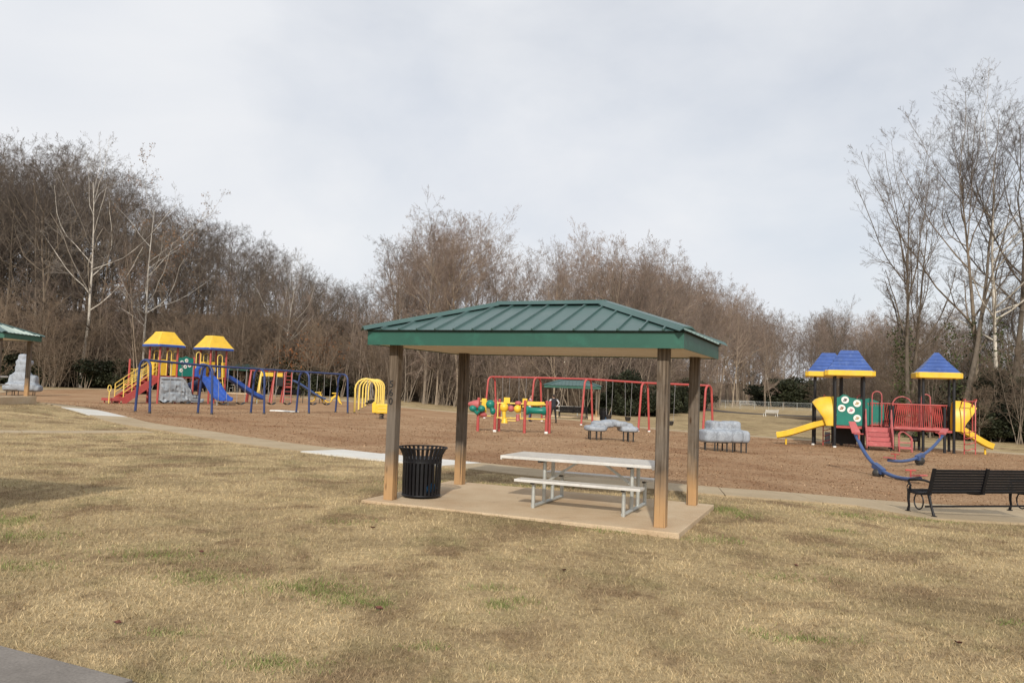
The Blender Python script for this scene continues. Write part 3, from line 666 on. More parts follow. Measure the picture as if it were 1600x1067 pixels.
# ---------------------------------------------------------------- black slatted benches
def make_bench(label, loc, rz):
    t = thing('park_bench', label, 'bench', loc, rz)
    Lb = 2.08
    # side profile (y forward, z up): the back leans towards y<0
    def back(s): return (.02 - .11 * s, .36 + .40 * s)
    nb = 9
    for k in range(nb):
        y, z = back(.03 + k / nb); mb = MB(); mb.box((Lb / 2, y + .012, z), (Lb, .014, .039), Matrix.Rotation(R_(15), 3, 'X')); obj('back_slat', mb, M['black'], t, smooth=False)
    for k in range(9):
        y = .06 + k * .05; mb = MB(); mb.box((Lb / 2, y, .365 - .03 * math.sin(k / 8 * math.pi)), (Lb, .036, .014)); obj('seat_slat', mb, M['black'], t, smooth=False)
    for x in (.0, Lb / 2, Lb):
        mb = MB(); r = .02
        pts = [back(s) for s in (0, .25, .5, .75, 1.02)]
        mb.loft([[(x - .025, y - .022, z), (x + .025, y - .022, z), (x + .025, y + .012, z), (x - .025, y + .012, z)] for y, z in pts])
        mb.loft([[(x - .022, y, z - .03 + .0), (x + .022, y, z - .03), (x + .022, y, z), (x - .022, y, z)] for y, z in ((-.02, .37), (.12, .345), (.26, .335), (.40, .345), (.48, .36))])
        if x != Lb / 2:
            mb.tube([(x, .03, .36), (x, -.01, .22), (x, -.05, .1), (x, -.085, .012)], [.026, .022, .019, .024], 8)
            mb.tube([(x, .46, .35), (x, .47, .2), (x, .455, .1), (x, .48, .012)], [.026, .022, .019, .024], 8)
            mb.box((x, -.09, .008), (.06, .07, .016)); mb.box((x, .48, .008), (.06, .07, .016))
            ca_ = [(x, .24 + .10 * math.cos(k * math.pi / 9), .20 + .13 * math.sin(k * math.pi / 9)) for k in range(19)]
            mb.tube(ca_, .012, 6)
            mb.tube([(x, -.05, .53), (x, .12, .555), (x, .32, .55), (x, .43, .535), (x, .47, .50), (x, .45, .46), (x, .42, .44), (x, .44, .40), (x, .45, .36)], [.018, .02, .022, .022, .02, .018, .017, .018, .02], 8)
            mb.tube([(x, .46 + .045 * math.cos(k * .6), .40 + .05 * math.sin(k * .6)) for k in range(11)], .009, 6)
        obj('cast_frame', mb, M['black'], t)
    for yy in (.0,):
        mb = MB(); mb.bar((.0, .1, .135), (Lb, .1, .135), .02, .03); obj('stretcher', mb, M['black'], t, smooth=False)
    return t
bx2, by2 = bl(0, .12)
bench = make_bench('black slatted metal bench at the right edge, seen from behind', (bx2, by2, gz(bx2, by2) + .03), BY)
c = copy_tree(bench); c.location = (3.75, 58.6, gz(3.75, 58.6)); c.rotation_euler = (0, 0, .12); c.scale = (1.0, 1, 1.15); c['label'] = 'small black bench in front of the shelter behind the red swings'

# ================================================================ PLAYGROUND
def play_roof(parent, cx, cy, ze, half, top, h, rm, bm_, band=.16, courses=6):
    """flared, shingled pyramid roof on an eave band"""
    mb = MB()
    for i in range(courses):
        a, b = i / courses, (i + 1) / courses
        f = lambda q: half * .93 + (top - half * .93) * (1 - (1 - q) ** 1.08)
        za, zb = ze + band * .8 + h * a, ze + band * .8 + h * b
        ra, rb = f(a) + .022, f(b)
        mb.loft([[(cx + s * ra, cy + u * ra, za) for s, u in ((-1, -1), (1, -1), (1, 1), (-1, 1))], [(cx + s * rb, cy + u * rb, zb + .004) for s, u in ((-1, -1), (1, -1), (1, 1), (-1, 1))]])
    obj('roof', mb, rm, parent, smooth=False)
    mb = MB()
    prof = [(half * .96, 0), (half, .03), (half, band - .03), (half * .95, band)]
    c8 = lambda r: [(cx + x * r, cy + y * r) for x, y in ((-1, -.86), (-.86, -1), (.86, -1), (1, -.86), (1, .86), (.86, 1), (-.86, 1), (-1, .86))]
    mb.loft([[(x, y, ze + z) for x, y in c8(r)] for r, z in prof]); obj('roof_band', mb, bm_, parent, smooth=False)
def hoop_pts(x0, x1, z0, z1, y, f=None, n=8):
    r = abs(x1 - x0) / 2; c = (x0 + x1) / 2; f = f or (lambda u, v: (u, y, v))
    return [f(x0, z0)] + [f(c - r * math.cos(math.pi * k / n), z1 - r + r * math.sin(math.pi * k / n)) for k in range(n + 1)] + [f(x1, z0)]
def slide_mesh(path, width, wall, thick=.035, ax='x', origin=(0, 0, 0), sgn=1, grooves=1):
    """U-shaped chute swept along path [(s, z)]; s runs along axis ax from origin"""
    mb = MB(); rings = []
    for i, (s, z) in enumerate(path):
        a = path[max(0, i - 1)]; b = path[min(len(path) - 1, i + 1)]; ds, dz = b[0] - a[0], b[1] - a[1]; l = math.hypot(ds, dz); nx_, nz_ = -dz / l, ds / l
        wl = wall if not callable(wall) else wall(i / (len(path) - 1)); h = width / 2
        sec = [(-h, wl), (-h + .03, .06), (-h + .09, .0)]
        if grooves == 2: sec += [(-.10, .0), (-.04, wl * .55), (.04, wl * .55), (.10, .0)]
        sec += [(h - .09, .0), (h - .03, .06), (h, wl), (h + thick, wl), (h + thick * .7, .02), (h - .06, -thick), (-h + .06, -thick), (-h - thick * .7, .02), (-h - thick, wl)]
        rg_ = []
        for u, v in sec:
            S = s + nx_ * v; Z = z + nz_ * v
            p = (origin[0] + sgn * S, origin[1] + u, origin[2] + Z) if ax == 'x' else (origin[0] + u, origin[1] + sgn * S, origin[2] + Z)
            rg_.append(p)
        rings.append(rg_)
    return mb.loft(rings)
def chute(L_, h0, h1, n=12):
    o = []
    for i in range(n + 1):
        t = i / n; k = 3 * t * t - 2 * t ** 3
        o.append((L_ * t, h0 + (h1 - h0) * (k * .55 + t * .45) ))
    return o
def wavy(L_, h0, h1, n=16):
    return [(L_ * i / n, h0 + (h1 - h0) * (3 * (i / n) ** 2 - 2 * (i / n) ** 3) * .6 + (h1 - h0) * .4 * i / n + .07 * math.sin(i / n * 2 * math.pi * 1.0)) for i in range(n + 1)]
def disc_set(panel, spots, r, y, cols):
    for (x, z), cc in zip(spots, cols):
        mb = MB(); mb.lathe([(r * .97, 0), (r, .008), (r * .94, .02)], 18); d = obj('picture_disc', mb, M['white'], panel, (x, y, z), (R_(90), 0, 0))
        mb = MB(); 
        for k in range(4): mb.sphere(((.3 * math.cos(k * 1.7)) * r, (.3 * math.sin(k * 1.7 + .5)) * r, .021), (r * .28, r * .22, .006), 8, 4)
        # the little pictures are part of the disc's print
        o = obj('print', mb, cc, panel, (x, y, z), (R_(90), 0, 0))
M['pr1'] = simple('print_brown', (.25, .12, .06), .6); M['pr2'] = simple('print_dark', (.06, .05, .06), .6); M['pr3'] = simple('print_pink', (.45, .2, .25), .6); M['pr4'] = simple('print_ochre', (.4, .3, .15), .6)
PRN = [M['pr2'], M['pr4'], M['pr1'], M['pr3'], M['pr4']]

# ---------------------------------------------------------------- left play structure (towers with yellow roofs)
def left_structure():
    ox, oy = -22.4, 50.0
    t = thing('play_structure', 'large play structure with two yellow roofed towers, blue slides and grey climbing wall', 'play structure', (ox, oy, gz(ox, oy)), R_(54))
    D = 1.8; s = 1.2
    def post(x, y, h, m=M['red']):
        mb = MB(); mb.tube([(0, 0, -.2), (0, 0, h)], .065, 10); mb.sphere((0, 0, h), (.065, .065, .035), 10, 4); obj('post', mb, m, t, (x, y, 0))
    for X in (0, 3 * s):
        for (x, y) in ((0, 0), (s, 0), (0, s), (s, s)): post(X + x, y, 3.72)
        play_roof(t, X + s / 2, s / 2, 3.62, 1.0, .40, .86, M['yellow'], M['blueplastic'], .17)
    for (x, y) in ((2 * s, 0), (2 * s, s)): post(x, y, 3.05)
    for k in range(4):
        mb = MB(); mb.b2((k * s + .02, .02, D - .12), (k * s + s - .02, s - .02, D)); obj('deck', mb, M['red'], t, smooth=False)
    # yellow wall panels round the towers
    def ypanel(x0, x1, y, z0=D + .02, z1=D + 1.02, m=M['yellow'], nm='barrier_panel'):
        mb = MB(); n = 9
        for k in range(n):
            a = x0 + (x1 - x0) * k / n; b = x0 + (x1 - x0) * (k + 1) / n - .012; mb.b2((a, y - .03, z0 + .06), (b, y + .03, z1 - .05))
        mb.b2((x0, y - .036, z1 - .05), (x1, y + .036, z1)); mb.b2((x0, y - .036, z0), (x1, y + .036, z0 + .06)); obj(nm, mb, m, t, smooth=False)
    ypanel(.08, .46, 0); ypanel(.78, 1.12, 0); ypanel(.08, 1.12, s); ypanel(3 * s + .08, 3 * s + .34, .0); ypanel(3 * s + .86, 4 * s - .08, 0); ypanel(3 * s + .08, 4 * s - .08, s)
    for x0, x1, y in ((.47, .77, -.02), (.3, .6, s), (2.52, 2.85, -.03), (3 * s + .25, 3 * s + .6, s), (1.6, 1.95, s)):
        mb = MB(); mb.tube(hoop_pts(x0, x1, D, D + 1.62, y), .03, 8); obj('hand_loop', mb, M['paleyellow'], t)
    # a yellow side wall on tower A and B (left faces)
    for X in (0, 3 * s):
        mb = MB(); mb.b2((X - .03, .62, D + .02), (X + .03, s - .08, D + 1.02)); obj('barrier_panel', mb, M['yellow'], t, smooth=False)
    mb = MB(); mb.b2((s + .1, -.03, D + .02), (2 * s - .1, .03, D + 1.2)); pn = obj('picture_panel', mb, M['greenpanel'], t, smooth=False)
    outline = [(s + .08, D), (2 * s - .08, D), (2 * s - .08, D + 1.15), (s + .75, D + 1.25), (s + .6, D + 1.32), (s + .42, D + 1.25), (s + .08, D + 1.12)]
    mb = MB(); mb.prism(outline, -.05, -.03, lambda u, v, w_: (u, w_, v)); obj('panel_face', mb, M['greenpanel'], pn, smooth=False)
    disc_set(pn, [(s + .3, D + .9), (s + .62, D + 1.03), (s + .55, D + .62), (s + .85, D + .72), (s + .28, D + .38)], .125, -.052, PRN)
    # climbing wall: lumpy grey rock leaning on the deck
    V = []; nx_, nz_ = 26, 16; rg = random.Random(4)
    top = lambda u: 1.72 if u < 1.35 else (1.72 - .95 * ((u - 1.35) / .75) ** 1.6 if u < 2.1 else (.62 if u < 2.75 else .35))
    rows = []
    for side_ in (0, 1):
        for i in range(nx_):
            for j in range(nz_):
                u = .0 + 3.0 * i / (nx_ - 1); hh = top(u); z = .12 + (hh - .12) * j / (nz_ - 1)
                course = int(z / .19); brick = int((u + .17 * (course % 2)) / .42); rr_ = random.Random(course * 91 + brick * 7).random()
                jn = min(abs((z / .19) % 1 - .5) * 2, 1); jx = abs(((u + .17 * (course % 2)) / .42) % 1 - .5) * 2
                dep = .10 + .10 * rr_ - (.06 if jn > .8 or jx > .86 else 0)
                y = -.14 - dep - .10 * (1 - z / 1.8) if side_ == 0 else -.09
                V.append((u + .04, y, z))
    F_ = []; id_ = lambda sd, i, j: sd * nx_ * nz_ + i * nz_ + j
    for i in range(nx_ - 1):
        for j in range(nz_ - 1):
            F_.append((id_(0, i, j), id_(0, i + 1, j), id_(0, i + 1, j + 1), id_(0, i, j + 1))); F_.append((id_(1, i, j), id_(1, i, j + 1), id_(1, i + 1, j + 1), id_(1, i + 1, j)))
    for i in range(nx_ - 1):
        F_.append((id_(0, i, nz_ - 1), id_(0, i + 1, nz_ - 1), id_(1, i + 1, nz_ - 1), id_(1, i, nz_ - 1))); F_.append((id_(0, i, 0), id_(1, i, 0), id_(1, i + 1, 0), id_(0, i + 1, 0)))
    for j in range(nz_ - 1):
        F_.append((id_(0, 0, j), id_(0, 0, j + 1), id_(1, 0, j + 1), id_(1, 0, j))); F_.append((id_(0, nx_ - 1, j), id_(1, nx_ - 1, j), id_(1, nx_ - 1, j + 1), id_(0, nx_ - 1, j + 1)))
    mb = MB(); mb.add(V, F_); obj('climbing_wall', mb, M['rockwall'], t, smooth=True, ang=25)
    mb = MB()
    for u in (.3, .9, 1.5, 2.1, 2.7): mb.tube([(u, -.2, -.1), (u, -.2, .2)], .03, 6)
    obj('wall_foot', mb, M['leg'], t)
    # double blue slide with hood in front of the middle deck
    path = wavy(2.7, D + .02, .32)
    mb = slide_mesh(path, 1.02, .2, ax='y', origin=(2.5 * s + s / 2 - .55, -.05, 0), sgn=-1, grooves=2); obj('double_slide', mb, M['blueplastic'], t)
    cx = 2.5 * s + s / 2 - .55
    mb = MB(); 
    for r_, yy in ((.58, -.06), (.50, -.06)): pass
    rings = []
    for k in range(11):
        a_ = math.pi * k / 10; c_, s_ = math.cos(a_), math.sin(a_)
        rings.append([(cx - .60 * c_, -.38, D + .35 + .50 * s_), (cx - .60 * c_, .0, D + .35 + .56 * s_), (cx - .50 * c_, .0, D + .35 + .46 * s_), (cx - .50 * c_, -.38, D + .35 + .38 * s_)])
    rings = [[(p[0], p[1], D) for p in rings[0]]] + rings + [[(p[0], p[1], D) for p in rings[-1]]]
    mb.loft(rings); mb.b2((cx - .06, -.3, D + .02), (cx + .06, .0, D + .75)); obj('slide_hood', mb, M['blueplastic'], t)
    mb = MB()
    for x in (cx - .4, cx + .4): mb.tube([(x, -2.45, -.1), (x, -2.45, .35)], .035, 6)
    obj('slide_foot', mb, M['galv'], t)
    # arch ladder on tower B
    mb = MB(); xl0, xl1 = 3 * s + .42, 3 * s + .78
    for x in (xl0, xl1): mb.tube([(x, -.75, -.1), (x, -.28, D), (x, -.2, D + .9)], .028, 8)
    mb.tube([(xl0, -.2, D + .9)] + arc(((xl0 + xl1) / 2, D + 1.35), .18, 180, 0, 8, lambda u, v: (u, -.17, v)) + [(xl1, -.2, D + .9)], .028, 8)
    for k in range(6): z = .3 + k * .29; y = -.75 + .47 * (z / D); mb.tube([(xl0, y, z), (xl1, y, z)], .022, 6)
    obj('arch_ladder', mb, M['paleyellow'], t)
    # long slide off the right side of tower B
    mb = slide_mesh(chute(3.5, D + .05, .32, 14), .5, .26, ax='x', origin=(4 * s + .05, s / 2, 0), sgn=1); obj('long_slide', mb, M['blueplastic'], t)
    mb = MB(); rings = []
    for k in range(11):
        a_ = math.pi * k / 10; c_, s_ = math.cos(a_), math.sin(a_)
        rings.append([(4 * s + .45, s / 2 - .36 * c_, D + .3 + .42 * s_), (4 * s, s / 2 - .42 * c_, D + .38 + .5 * s_), (4 * s, s / 2 - .33 * c_, D + .36 + .42 * s_), (4 * s + .45, s / 2 - .30 * c_, D + .28 + .35 * s_)])
    rings = [[(p[0], p[1], D) for p in rings[0]]] + rings + [[(p[0], p[1], D) for p in rings[-1]]]
    mb.loft(rings); obj('slide_hood', mb, M['blueplastic'], t)
    mb = MB(); mb.tube([(4 * s + 3.1, s / 2, -.1), (4 * s + 3.1, s / 2, .35)], .035, 6); obj('slide_foot', mb, M['galv'], t)
    # dark tube slide curling down behind tower B
    pts = [(4 * s - .4 + .95 * math.sin(q * .42) * .9, s + .15 + .9 * q * .12 + .5 * (1 - math.cos(q * .42)), D + .45 - q * .155) for q in range(12)]
    pts = [(4 * s - .4, s - .05, D + .5)] + pts[1:]
    mb = MB(); mb.tube(pts, .37, 14); obj('tube_slide', mb, M['blue'], t)
    # stairs with rails on the left side of tower A
    n = 7; Ls = 2.2
    for y in (.08, s - .08):
        mb = MB(); mb.prism([(0, D), (-.12, D), (-Ls, .38), (-Ls, .02), (-Ls + .25, .02), (0, D - .42)], y - .03, y + .03, lambda u, v, w_: (u, w_, v)); obj('stringer', mb, M['red'], t, smooth=False)
        mb = MB()
        for off in (.32, .58, .86): mb.tube([(-.02, y, D + off), (-.14, y, D + off), (-Ls + .05, y, .36 + off)], .022, 7)
        for k in range(5): q = k / 4; x = -.14 - (Ls - .19) * q; z = D + (.36 - D) * q; mb.tube([(x, y, z - .1), (x, y, z + .86)], .02, 6)
        mb.tube([(-Ls + .03, y, -.05), (-Ls + .03, y, 1.2)], .022, 6)
        obj('handrail', mb, M['paleyellow'], t)
    for k in range(n):
        x = -.12 - (Ls - .12) * (k + .5) / n; z = D - (D - .3) * (k + 1) / (n + .3); mb = MB(); mb.b2((x - .17, .1, z - .03), (x + .17, s - .1, z)); obj('tread', mb, M['red'], t, smooth=False)
    mb = MB(); mb.b2((-Ls - .75, .05, .16), (-Ls, s - .05, .32)); obj('transfer_step', mb, M['red'], t, smooth=False)
    mb = MB()
    for x in (-Ls - .6, -Ls - .15):
        for y in (.15, s - .15): mb.tube([(x, y, -.1), (x, y, .2)], .04, 6)
    obj('step_foot', mb, M['red'], t)
    for yy in (-.05,):
        mb = MB(); mb.tube([(-Ls - .9, yy, -.1), (-Ls - .9, yy, .72)], .03, 7); mb.tube([(-Ls - .9 + .1 * math.cos(k * .5236), yy, .92 + .2 * math.sin(k * .5236)) for k in range(12)], .026, 6, closed=True); obj('grab_rail', mb, M['paleyellow'], t)
    # landing with its own rails behind the stairs
    for (x, y) in ((-1.1, s + .35),): post(x, y, 2.75)
    mb = MB(); mb.b2((-1.1, s + .3, 1.1), (-.1, s + 1.0, 1.2)); obj('deck', mb, M['red'], t, smooth=False)
    mb = MB()
    for z in (1.35, 1.75, 2.15): mb.tube([(-1.1, s + .35, z), (-.1, s + .35, z)], .025, 7)
    for y in np.linspace(-1.0, -.2, 6): mb.tube([(y, s + .35, 1.2), (y, s + .35, 2.15)], .016, 6)
    obj('rail_panel', mb, M['paleyellow'], t)
    mb = MB(); mb.tube([(.15, 1.4, -.1), (.15, 1.4, D)], .1, 10); obj('post', mb, M['red'], t)
    mb = MB(); mb.b2((-.6, s + .2, .55), (0.3, s + .25, 1.4)); obj('painted_shade_sheet', mb, M['dark'], t, smooth=False)  # dark sheet added to stand in for shade below the tower deck
    return t
left_structure()

# ---------------------------------------------------------------- right play structure (blue roofs, black posts)
def right_structure():
    ox, oy = 14.85, 35.9
    t = thing('play_structure', 'play structure with blue roofs, yellow eaves, black posts, red bridge and yellow slides', 'play structure', (ox, oy, gz(ox, oy)), R_(-20))
    s = 1.2; D = 1.0
    def post(x, y, h):
        mb = MB(); mb.tube([(0, 0, -.2), (0, 0, h)], .06, 10); obj('post', mb, M['blackpost'], t, (x, y, 0))
        mb = MB(); mb.lathe([(.068, 0), (.068, .07), (.05, .085)], 8); obj('post_collar', mb, M['white'] if (round(x * 7 + y * 3) % 3 == 0) else M['blackpost'], t, (x, y, .0))
    for (X, Y, tp, h) in ((0, 0, .36, .98), (-.8, 2.4, .30, .98), (3.6, 0, .08, .95)):
        for dx in (0, s):
            for dy in (0, s): post(X + dx, Y + dy, 3.36)
        play_roof(t, X + s / 2, Y + s / 2, 3.26, 1.06 if tp > .1 else .92, tp, h, M['blueroof'], M['yellow'], .26)
    for (x, y) in ((2.4, 0), (2.4, s), (4.42, -.12), (-.9, 1.2)): post(x, y, 2.0 if x > 0 else 2.2)
    for (a, b, c_, d_) in ((0, s, 0, s), (s, 2 * s, 0, s), (2 * s, 3 * s, 0, s), (3 * s, 4 * s, 0, s), (0, s, s, 3 * s)):
        mb = MB(); mb.b2((a + .015, c_ + .015, D - .10), (b - .015, d_ - .015, D)); obj('deck', mb, M['red'], t, smooth=False)
    # green picture panel on the front of the first tower
    outline = [(.07, D + .04), (s - .06, D + .04), (s - .06, D + 1.22), (.9, D + 1.26), (.62, D + 1.30), (.5, D + 1.40), (.33, D + 1.43), (.2, D + 1.32), (.07, D + 1.28)]
    mb = MB(); mb.prism(outline, -.03, .03, lambda u, v, w_: (u, w_, v)); pn = obj('picture_panel', mb, M['greenpanel'], t, smooth=False)
    disc_set(pn, [(.42, D + 1.18), (.92, D + 1.04), (.28, D + .80), (.67, D + .72), (.93, D + .37)], .165, -.032, PRN)
    outline = [(.07, D + .04), (s * 1.0, D + .04), (s, D + 1.05), (.6, D + 1.3), (.07, D + 1.2)]
    mb = MB(); mb.prism([(u + s, v) for u, v in outline], s + .0, s + .05, lambda u, v, w_: (u - .25, w_, v)); obj('climbing_panel', mb, M['greenpanel'], t, smooth=False)
    # barred red barriers
    def bars(x0, x1, y, z0, z1, n, bow=.0):
        mb = MB()
        for z in (z0, z1): mb.tube([(x0, y, z), (x1, y, z)], .028, 7)
        for k in range(n):
            q = (k + .5) / n; x = x0 + (x1 - x0) * q; sway = (.5 - q) * bow
            mb.tube([(x + sway * .4, y, z1), (x, y + .05, (z0 + z1) / 2), (x - sway * .3, y, z0)], .017, 5)
        obj('bar_panel', mb, M['red'], t)
    bars(2.47, 4.38, -.12, D + .06, D + 1.08, 24, .5); bars(1.55, 2.42, s, D + .06, D + 1.08, 11, -.7); bars(2.45, 3.6, s, D + .06, D + 1.08, 14, .4)
    bars(3.66, 4.74, s, D + .06, D + 1.08, 12); bars(.06, 1.14, 3 * s, D + .06, D + 1.08, 12)
    mb = MB(); mb.b2((2.4, -.16, D - .02), (4.42, -.08, D + .05)); obj('bridge_edge', mb, M['redplastic'], t, smooth=False)
    for (x0, x1, z, y) in ((1.62, 2.02, 2.62, .9), (2.5, 3.3, 2.42, s), (3.6, 3.95, 2.55, .5), (1.0, 1.3, 2.42, s)):
        mb = MB(); mb.tube(hoop_pts(x0, x1, D, z, y), .028, 8); obj('hand_loop', mb, M['redplastic'], t)
    # stairs between the first tower and the bridge
    for k in range(4):
        y = -.12 - k * .22; z = D - (k + 1) * .19; mb = MB(); mb.b2((s + .1, y - .24, z - .03), (2 * s - .12, y, z)); mb.b2((s + .1, y - .02, z), (2 * s - .12, y, z + .19)); obj('tread', mb, M['redplastic'], t, smooth=False)
    for x in (s + .07, 2 * s - .09):
        mb = MB(); mb.prism([(0, D), (0, D - .25), (-1.0, .12), (-1.05, .30), (-.2, D)], x - .02, x + .02, lambda u, v, w_: (w_, u, v)); obj('stringer', mb, M['redplastic'], t, smooth=False)
        mb = MB(); mb.tube([(x, -.05, D), (x, -.07, D + .72), (x, -.2, D + .80), (x, -.85, .78), (x, -.98, .62), (x, -1.0, .2)], .024, 7); mb.tube([(x, -.07, D + .4), (x, -.9, .5)], .02, 6); obj('handrail', mb, M['redplastic'], t)
    mb = MB()
    for x in (s + .15, 2 * s - .17): mb.tube([(x, -.85, -.1), (x, -.85, .25)], .03, 6)
    obj('stair_foot', mb, M['leg'], t)
    # transfer step rail to the right of the stairs
    x0, x1 = 2.55, 3.05
    mb = MB()
    for y in (-.62, -1.0):
        mb.tube([(x0, y, -.05), (x0, y, .78), (x0 + .08, y, .88), (x0 + .2, y, .88), (x1 - .05, y, .68), (x1, y, .58), (x1, y, -.05)], .024, 7); mb.tube([(x0, y, .42), (x1, y, .42)], .018, 6)
    obj('transfer_rail', mb, M['redplastic'], t)
    mb = MB(); mb.b2((x0 + .03, -1.0, .16), (x1 - .03, -.62, .24)); obj('transfer_step', mb, M['redplastic'], t, smooth=False)
    # left slide with hood
    mb = slide_mesh(chute(2.45, D + .06, .30, 14), .56, .25, ax='x', origin=(-.05, s / 2, 0), sgn=-1); obj('slide', mb, M['yellow'], t)
    def hood(xa, sg):
        rings = []; prof = [(0, 1.0), (.35, .99), (.65, .94), (.88, .84), (1.0, .72)]
        for k in range(15):
            a_ = math.pi * k / 14; c_, s_ = math.cos(a_), math.sin(a_); ext = .42 + .50 * s_
            o1 = [(xa + sg * ext * q, s / 2 - .56 * m_ ** .4 * c_, D + .30 + 1.02 * m_ * s_) for q, m_ in prof]
            o2 = [(xa + sg * (ext * q - .03), s / 2 - .50 * m_ ** .4 * c_, D + .28 + .95 * m_ * s_) for q, m_ in reversed(prof)]
            rings.append(o1 + o2)
        rings = [[(xa + (p[0] - xa) * .75, p[1], D - .02) for p in rings[0]]] + rings + [[(xa + (p[0] - xa) * .75, p[1], D - .02) for p in rings[-1]]]
        mb = MB(); mb.loft(rings); return mb
    obj('slide_hood', hood(-.05, -1), M['yellow'], t)
    mb = slide_mesh(chute(1.5, D + .06, .28, 14), .56, .25, ax='x', origin=(4 * s + .05, s / 2, 0), sgn=1); obj('slide', mb, M['yellow'], t)
    obj('slide_hood', hood(4 * s + .06, 1), M['yellow'], t)
    for x in (-2.1, 4 * s + 1.3):
        mb = MB(); mb.tube([(x, s / 2, -.1), (x, s / 2, .28)], .045, 7); obj('slide_foot', mb, M['yellow'], t)
    # tall climbing hoops at both ends
    for (x0, y0, y1, lean) in ((-.45, 1.45, 2.1, 0), (4 * s + .35, -.25, .35, 0)):
        mb = MB()
        for xx in (0, .42):
            mb.tube([(x0 + xx, y0, -.1), (x0 + xx, y0, 2.25), (x0 + xx + .06, y0 + .08, 2.38), (x0 + xx + .06, y1 - .08, 2.38), (x0 + xx, y1, 2.25), (x0 + xx, y1, D)], .026, 7)
        mb.tube([(x0, y0, 2.3), (x0 + .42, y0, 2.3)], .024, 6)
        for z in (.25, .5, .75, 1.0): mb.tube([(x0 - .02, y0, z)] + [(x0 + .21 + .21 * math.cos(a_), y0 - .16 * math.sin(a_), z + .05 * math.sin(a_ * 2)) for a_ in np.linspace(math.pi, 0, 7)] + [(x0 + .44, y0, z)], .02, 6)
        obj('hoop_climber', mb, M['red'], t)
    mb = MB()
    for x in (.75, 1.05):
        mb.tube([(x, 2.6, -.1), (x, 2.6, D)], .02, 6)
    for z in (.25, .5, .75): mb.tube([(.75, 2.6, z), (1.05, 2.6, z)], .018, 6)
    obj('rung_ladder', mb, M['red'], t)
    mb = MB(); mb.b2((-.1, 1.3, .12), (1.0, 1.36, .95)); obj('painted_shade_sheet', mb, M['dark'], t, smooth=False)  # near-black sheet, added as the shade under the first decks
    mb = MB(); mb.b2((-.35, 2.2, .05), (-.1, 2.4, .6)); obj('ground_panel', mb, M['rock'], t, smooth=False)
    mb = MB(); mb.tube([(3.35, .7, -.1), (3.35, .7, .45)], .03, 7); mb.lathe([(.13, .42), (.2, .5), (.2, .62), (.17, .66)], 14, (3.35, .7, 0)); obj('drum_seat', mb, M['dark'], t)
    return t
right_structure()

# ---------------------------------------------------------------- swing sets
def swing_set(name, label, p0, p1, nb, h, spread, mat, seats, rr_=.055, seat_z=.5, beam=True, bucket=False, cat='swing set'):
    p0 = np.array(p0); p1 = np.array(p1); d = p1 - p0; Lg = np.linalg.norm(d); ang = math.atan2(d[1], d[0])
    t = thing(name, label, cat, (p0[0], p0[1], gz(*p0)), ang)
    def zz(s): q = p0 + d * s / Lg; return gz(*q) - gz(*p0)
    for i in range(nb + 1):
        s = Lg * i / nb; z = zz(s); r = .34 if mat is not M['paleyellow'] else spread / 2; sp = spread / 2
        pts = [(s, -sp, z - .1)] + [(s, -r * math.cos(math.pi * k / 8) * (1 if True else 1), z + h - r + r * math.sin(math.pi * k / 8)) for k in range(9)] + [(s, sp, z - .1)]
        mb = MB(); mb.tube(pts, rr_, 10); obj('arch_frame', mb, mat, t)
        mb = MB()
        for y in (-sp, sp): mb.lathe([(rr_ + .012, z - .05), (rr_ + .012, z + .06), (rr_, z + .08)], 8, (s, y * .985, 0))
        obj('footing_collar', mb, M['white'] if mat is M['red'] else M['leg'], t)
    if beam:
        mb = MB(); mb.tube([(Lg * i / nb, 0, zz(Lg * i / nb) + h) for i in range(nb + 1)], rr_, 10); obj('top_beam', mb, mat, t)
    for (s, kind) in seats:
        z = zz(s)
        w_ = .25
        if kind == 'belt':
            mb = MB(); n = 8; mb.loft([[(s - w_ + 2 * w_ * k / n, -.085, z + seat_z - .10 * math.sin(math.pi * k / n) + .06), (s - w_ + 2 * w_ * k / n, .085, z + seat_z - .10 * math.sin(math.pi * k / n) + .06), (s - w_ + 2 * w_ * k / n, .085, z + seat_z - .10 * math.sin(math.pi * k / n) + .075), (s - w_ + 2 * w_ * k / n, -.085, z + seat_z - .10 * math.sin(math.pi * k / n) + .075)] for k in range(n + 1)])
        else:
            mb = MB(); n = 12; w_ = .17
            mb.lathe([(.10, z + seat_z - .12), (.15, z + seat_z - .04), (.17, z + seat_z + .12), (.155, z + seat_z + .12), (.13, z + seat_z - .03), (.05, z + seat_z - .09)], n, (s, 0, 0))
        so = obj('swing_seat', mb, M['black'] if kind == 'belt' else M['leg'], t)
        for sg in (-1, 1):
            mb = MB(); top = (s + sg * (w_ + .06), 0, z + h - .03); bot = (s + sg * w_, 0, z + seat_z + (.07 if kind == 'belt' else .1))
            mb.tube([bot, top], .011, 5); obj('chain', mb, M['chain'], so)
        mb = MB(); mb.b2((s - w_ - .09, -.03, z + h - .09), (s - w_ - .03, .03, z + h - .04)); mb.b2((s + w_ + .03, -.03, z + h - .09), (s + w_ + .09, .03, z + h - .04)); obj('hanger', mb, M['chain'], so, smooth=False)
    return t
swing_set('swing_set', 'long red swing set with arched legs behind the foreground shelter', (-1.25, 51.6), (10.4, 41.2), 4, 2.72, 1.15, M['red'], [(1.3, 'belt'), (2.7, 'belt'), (9.35, 'bucket'), (10.65, 'bucket'), (13.4, 'bucket'), (14.7, 'bucket')], .06, .62)
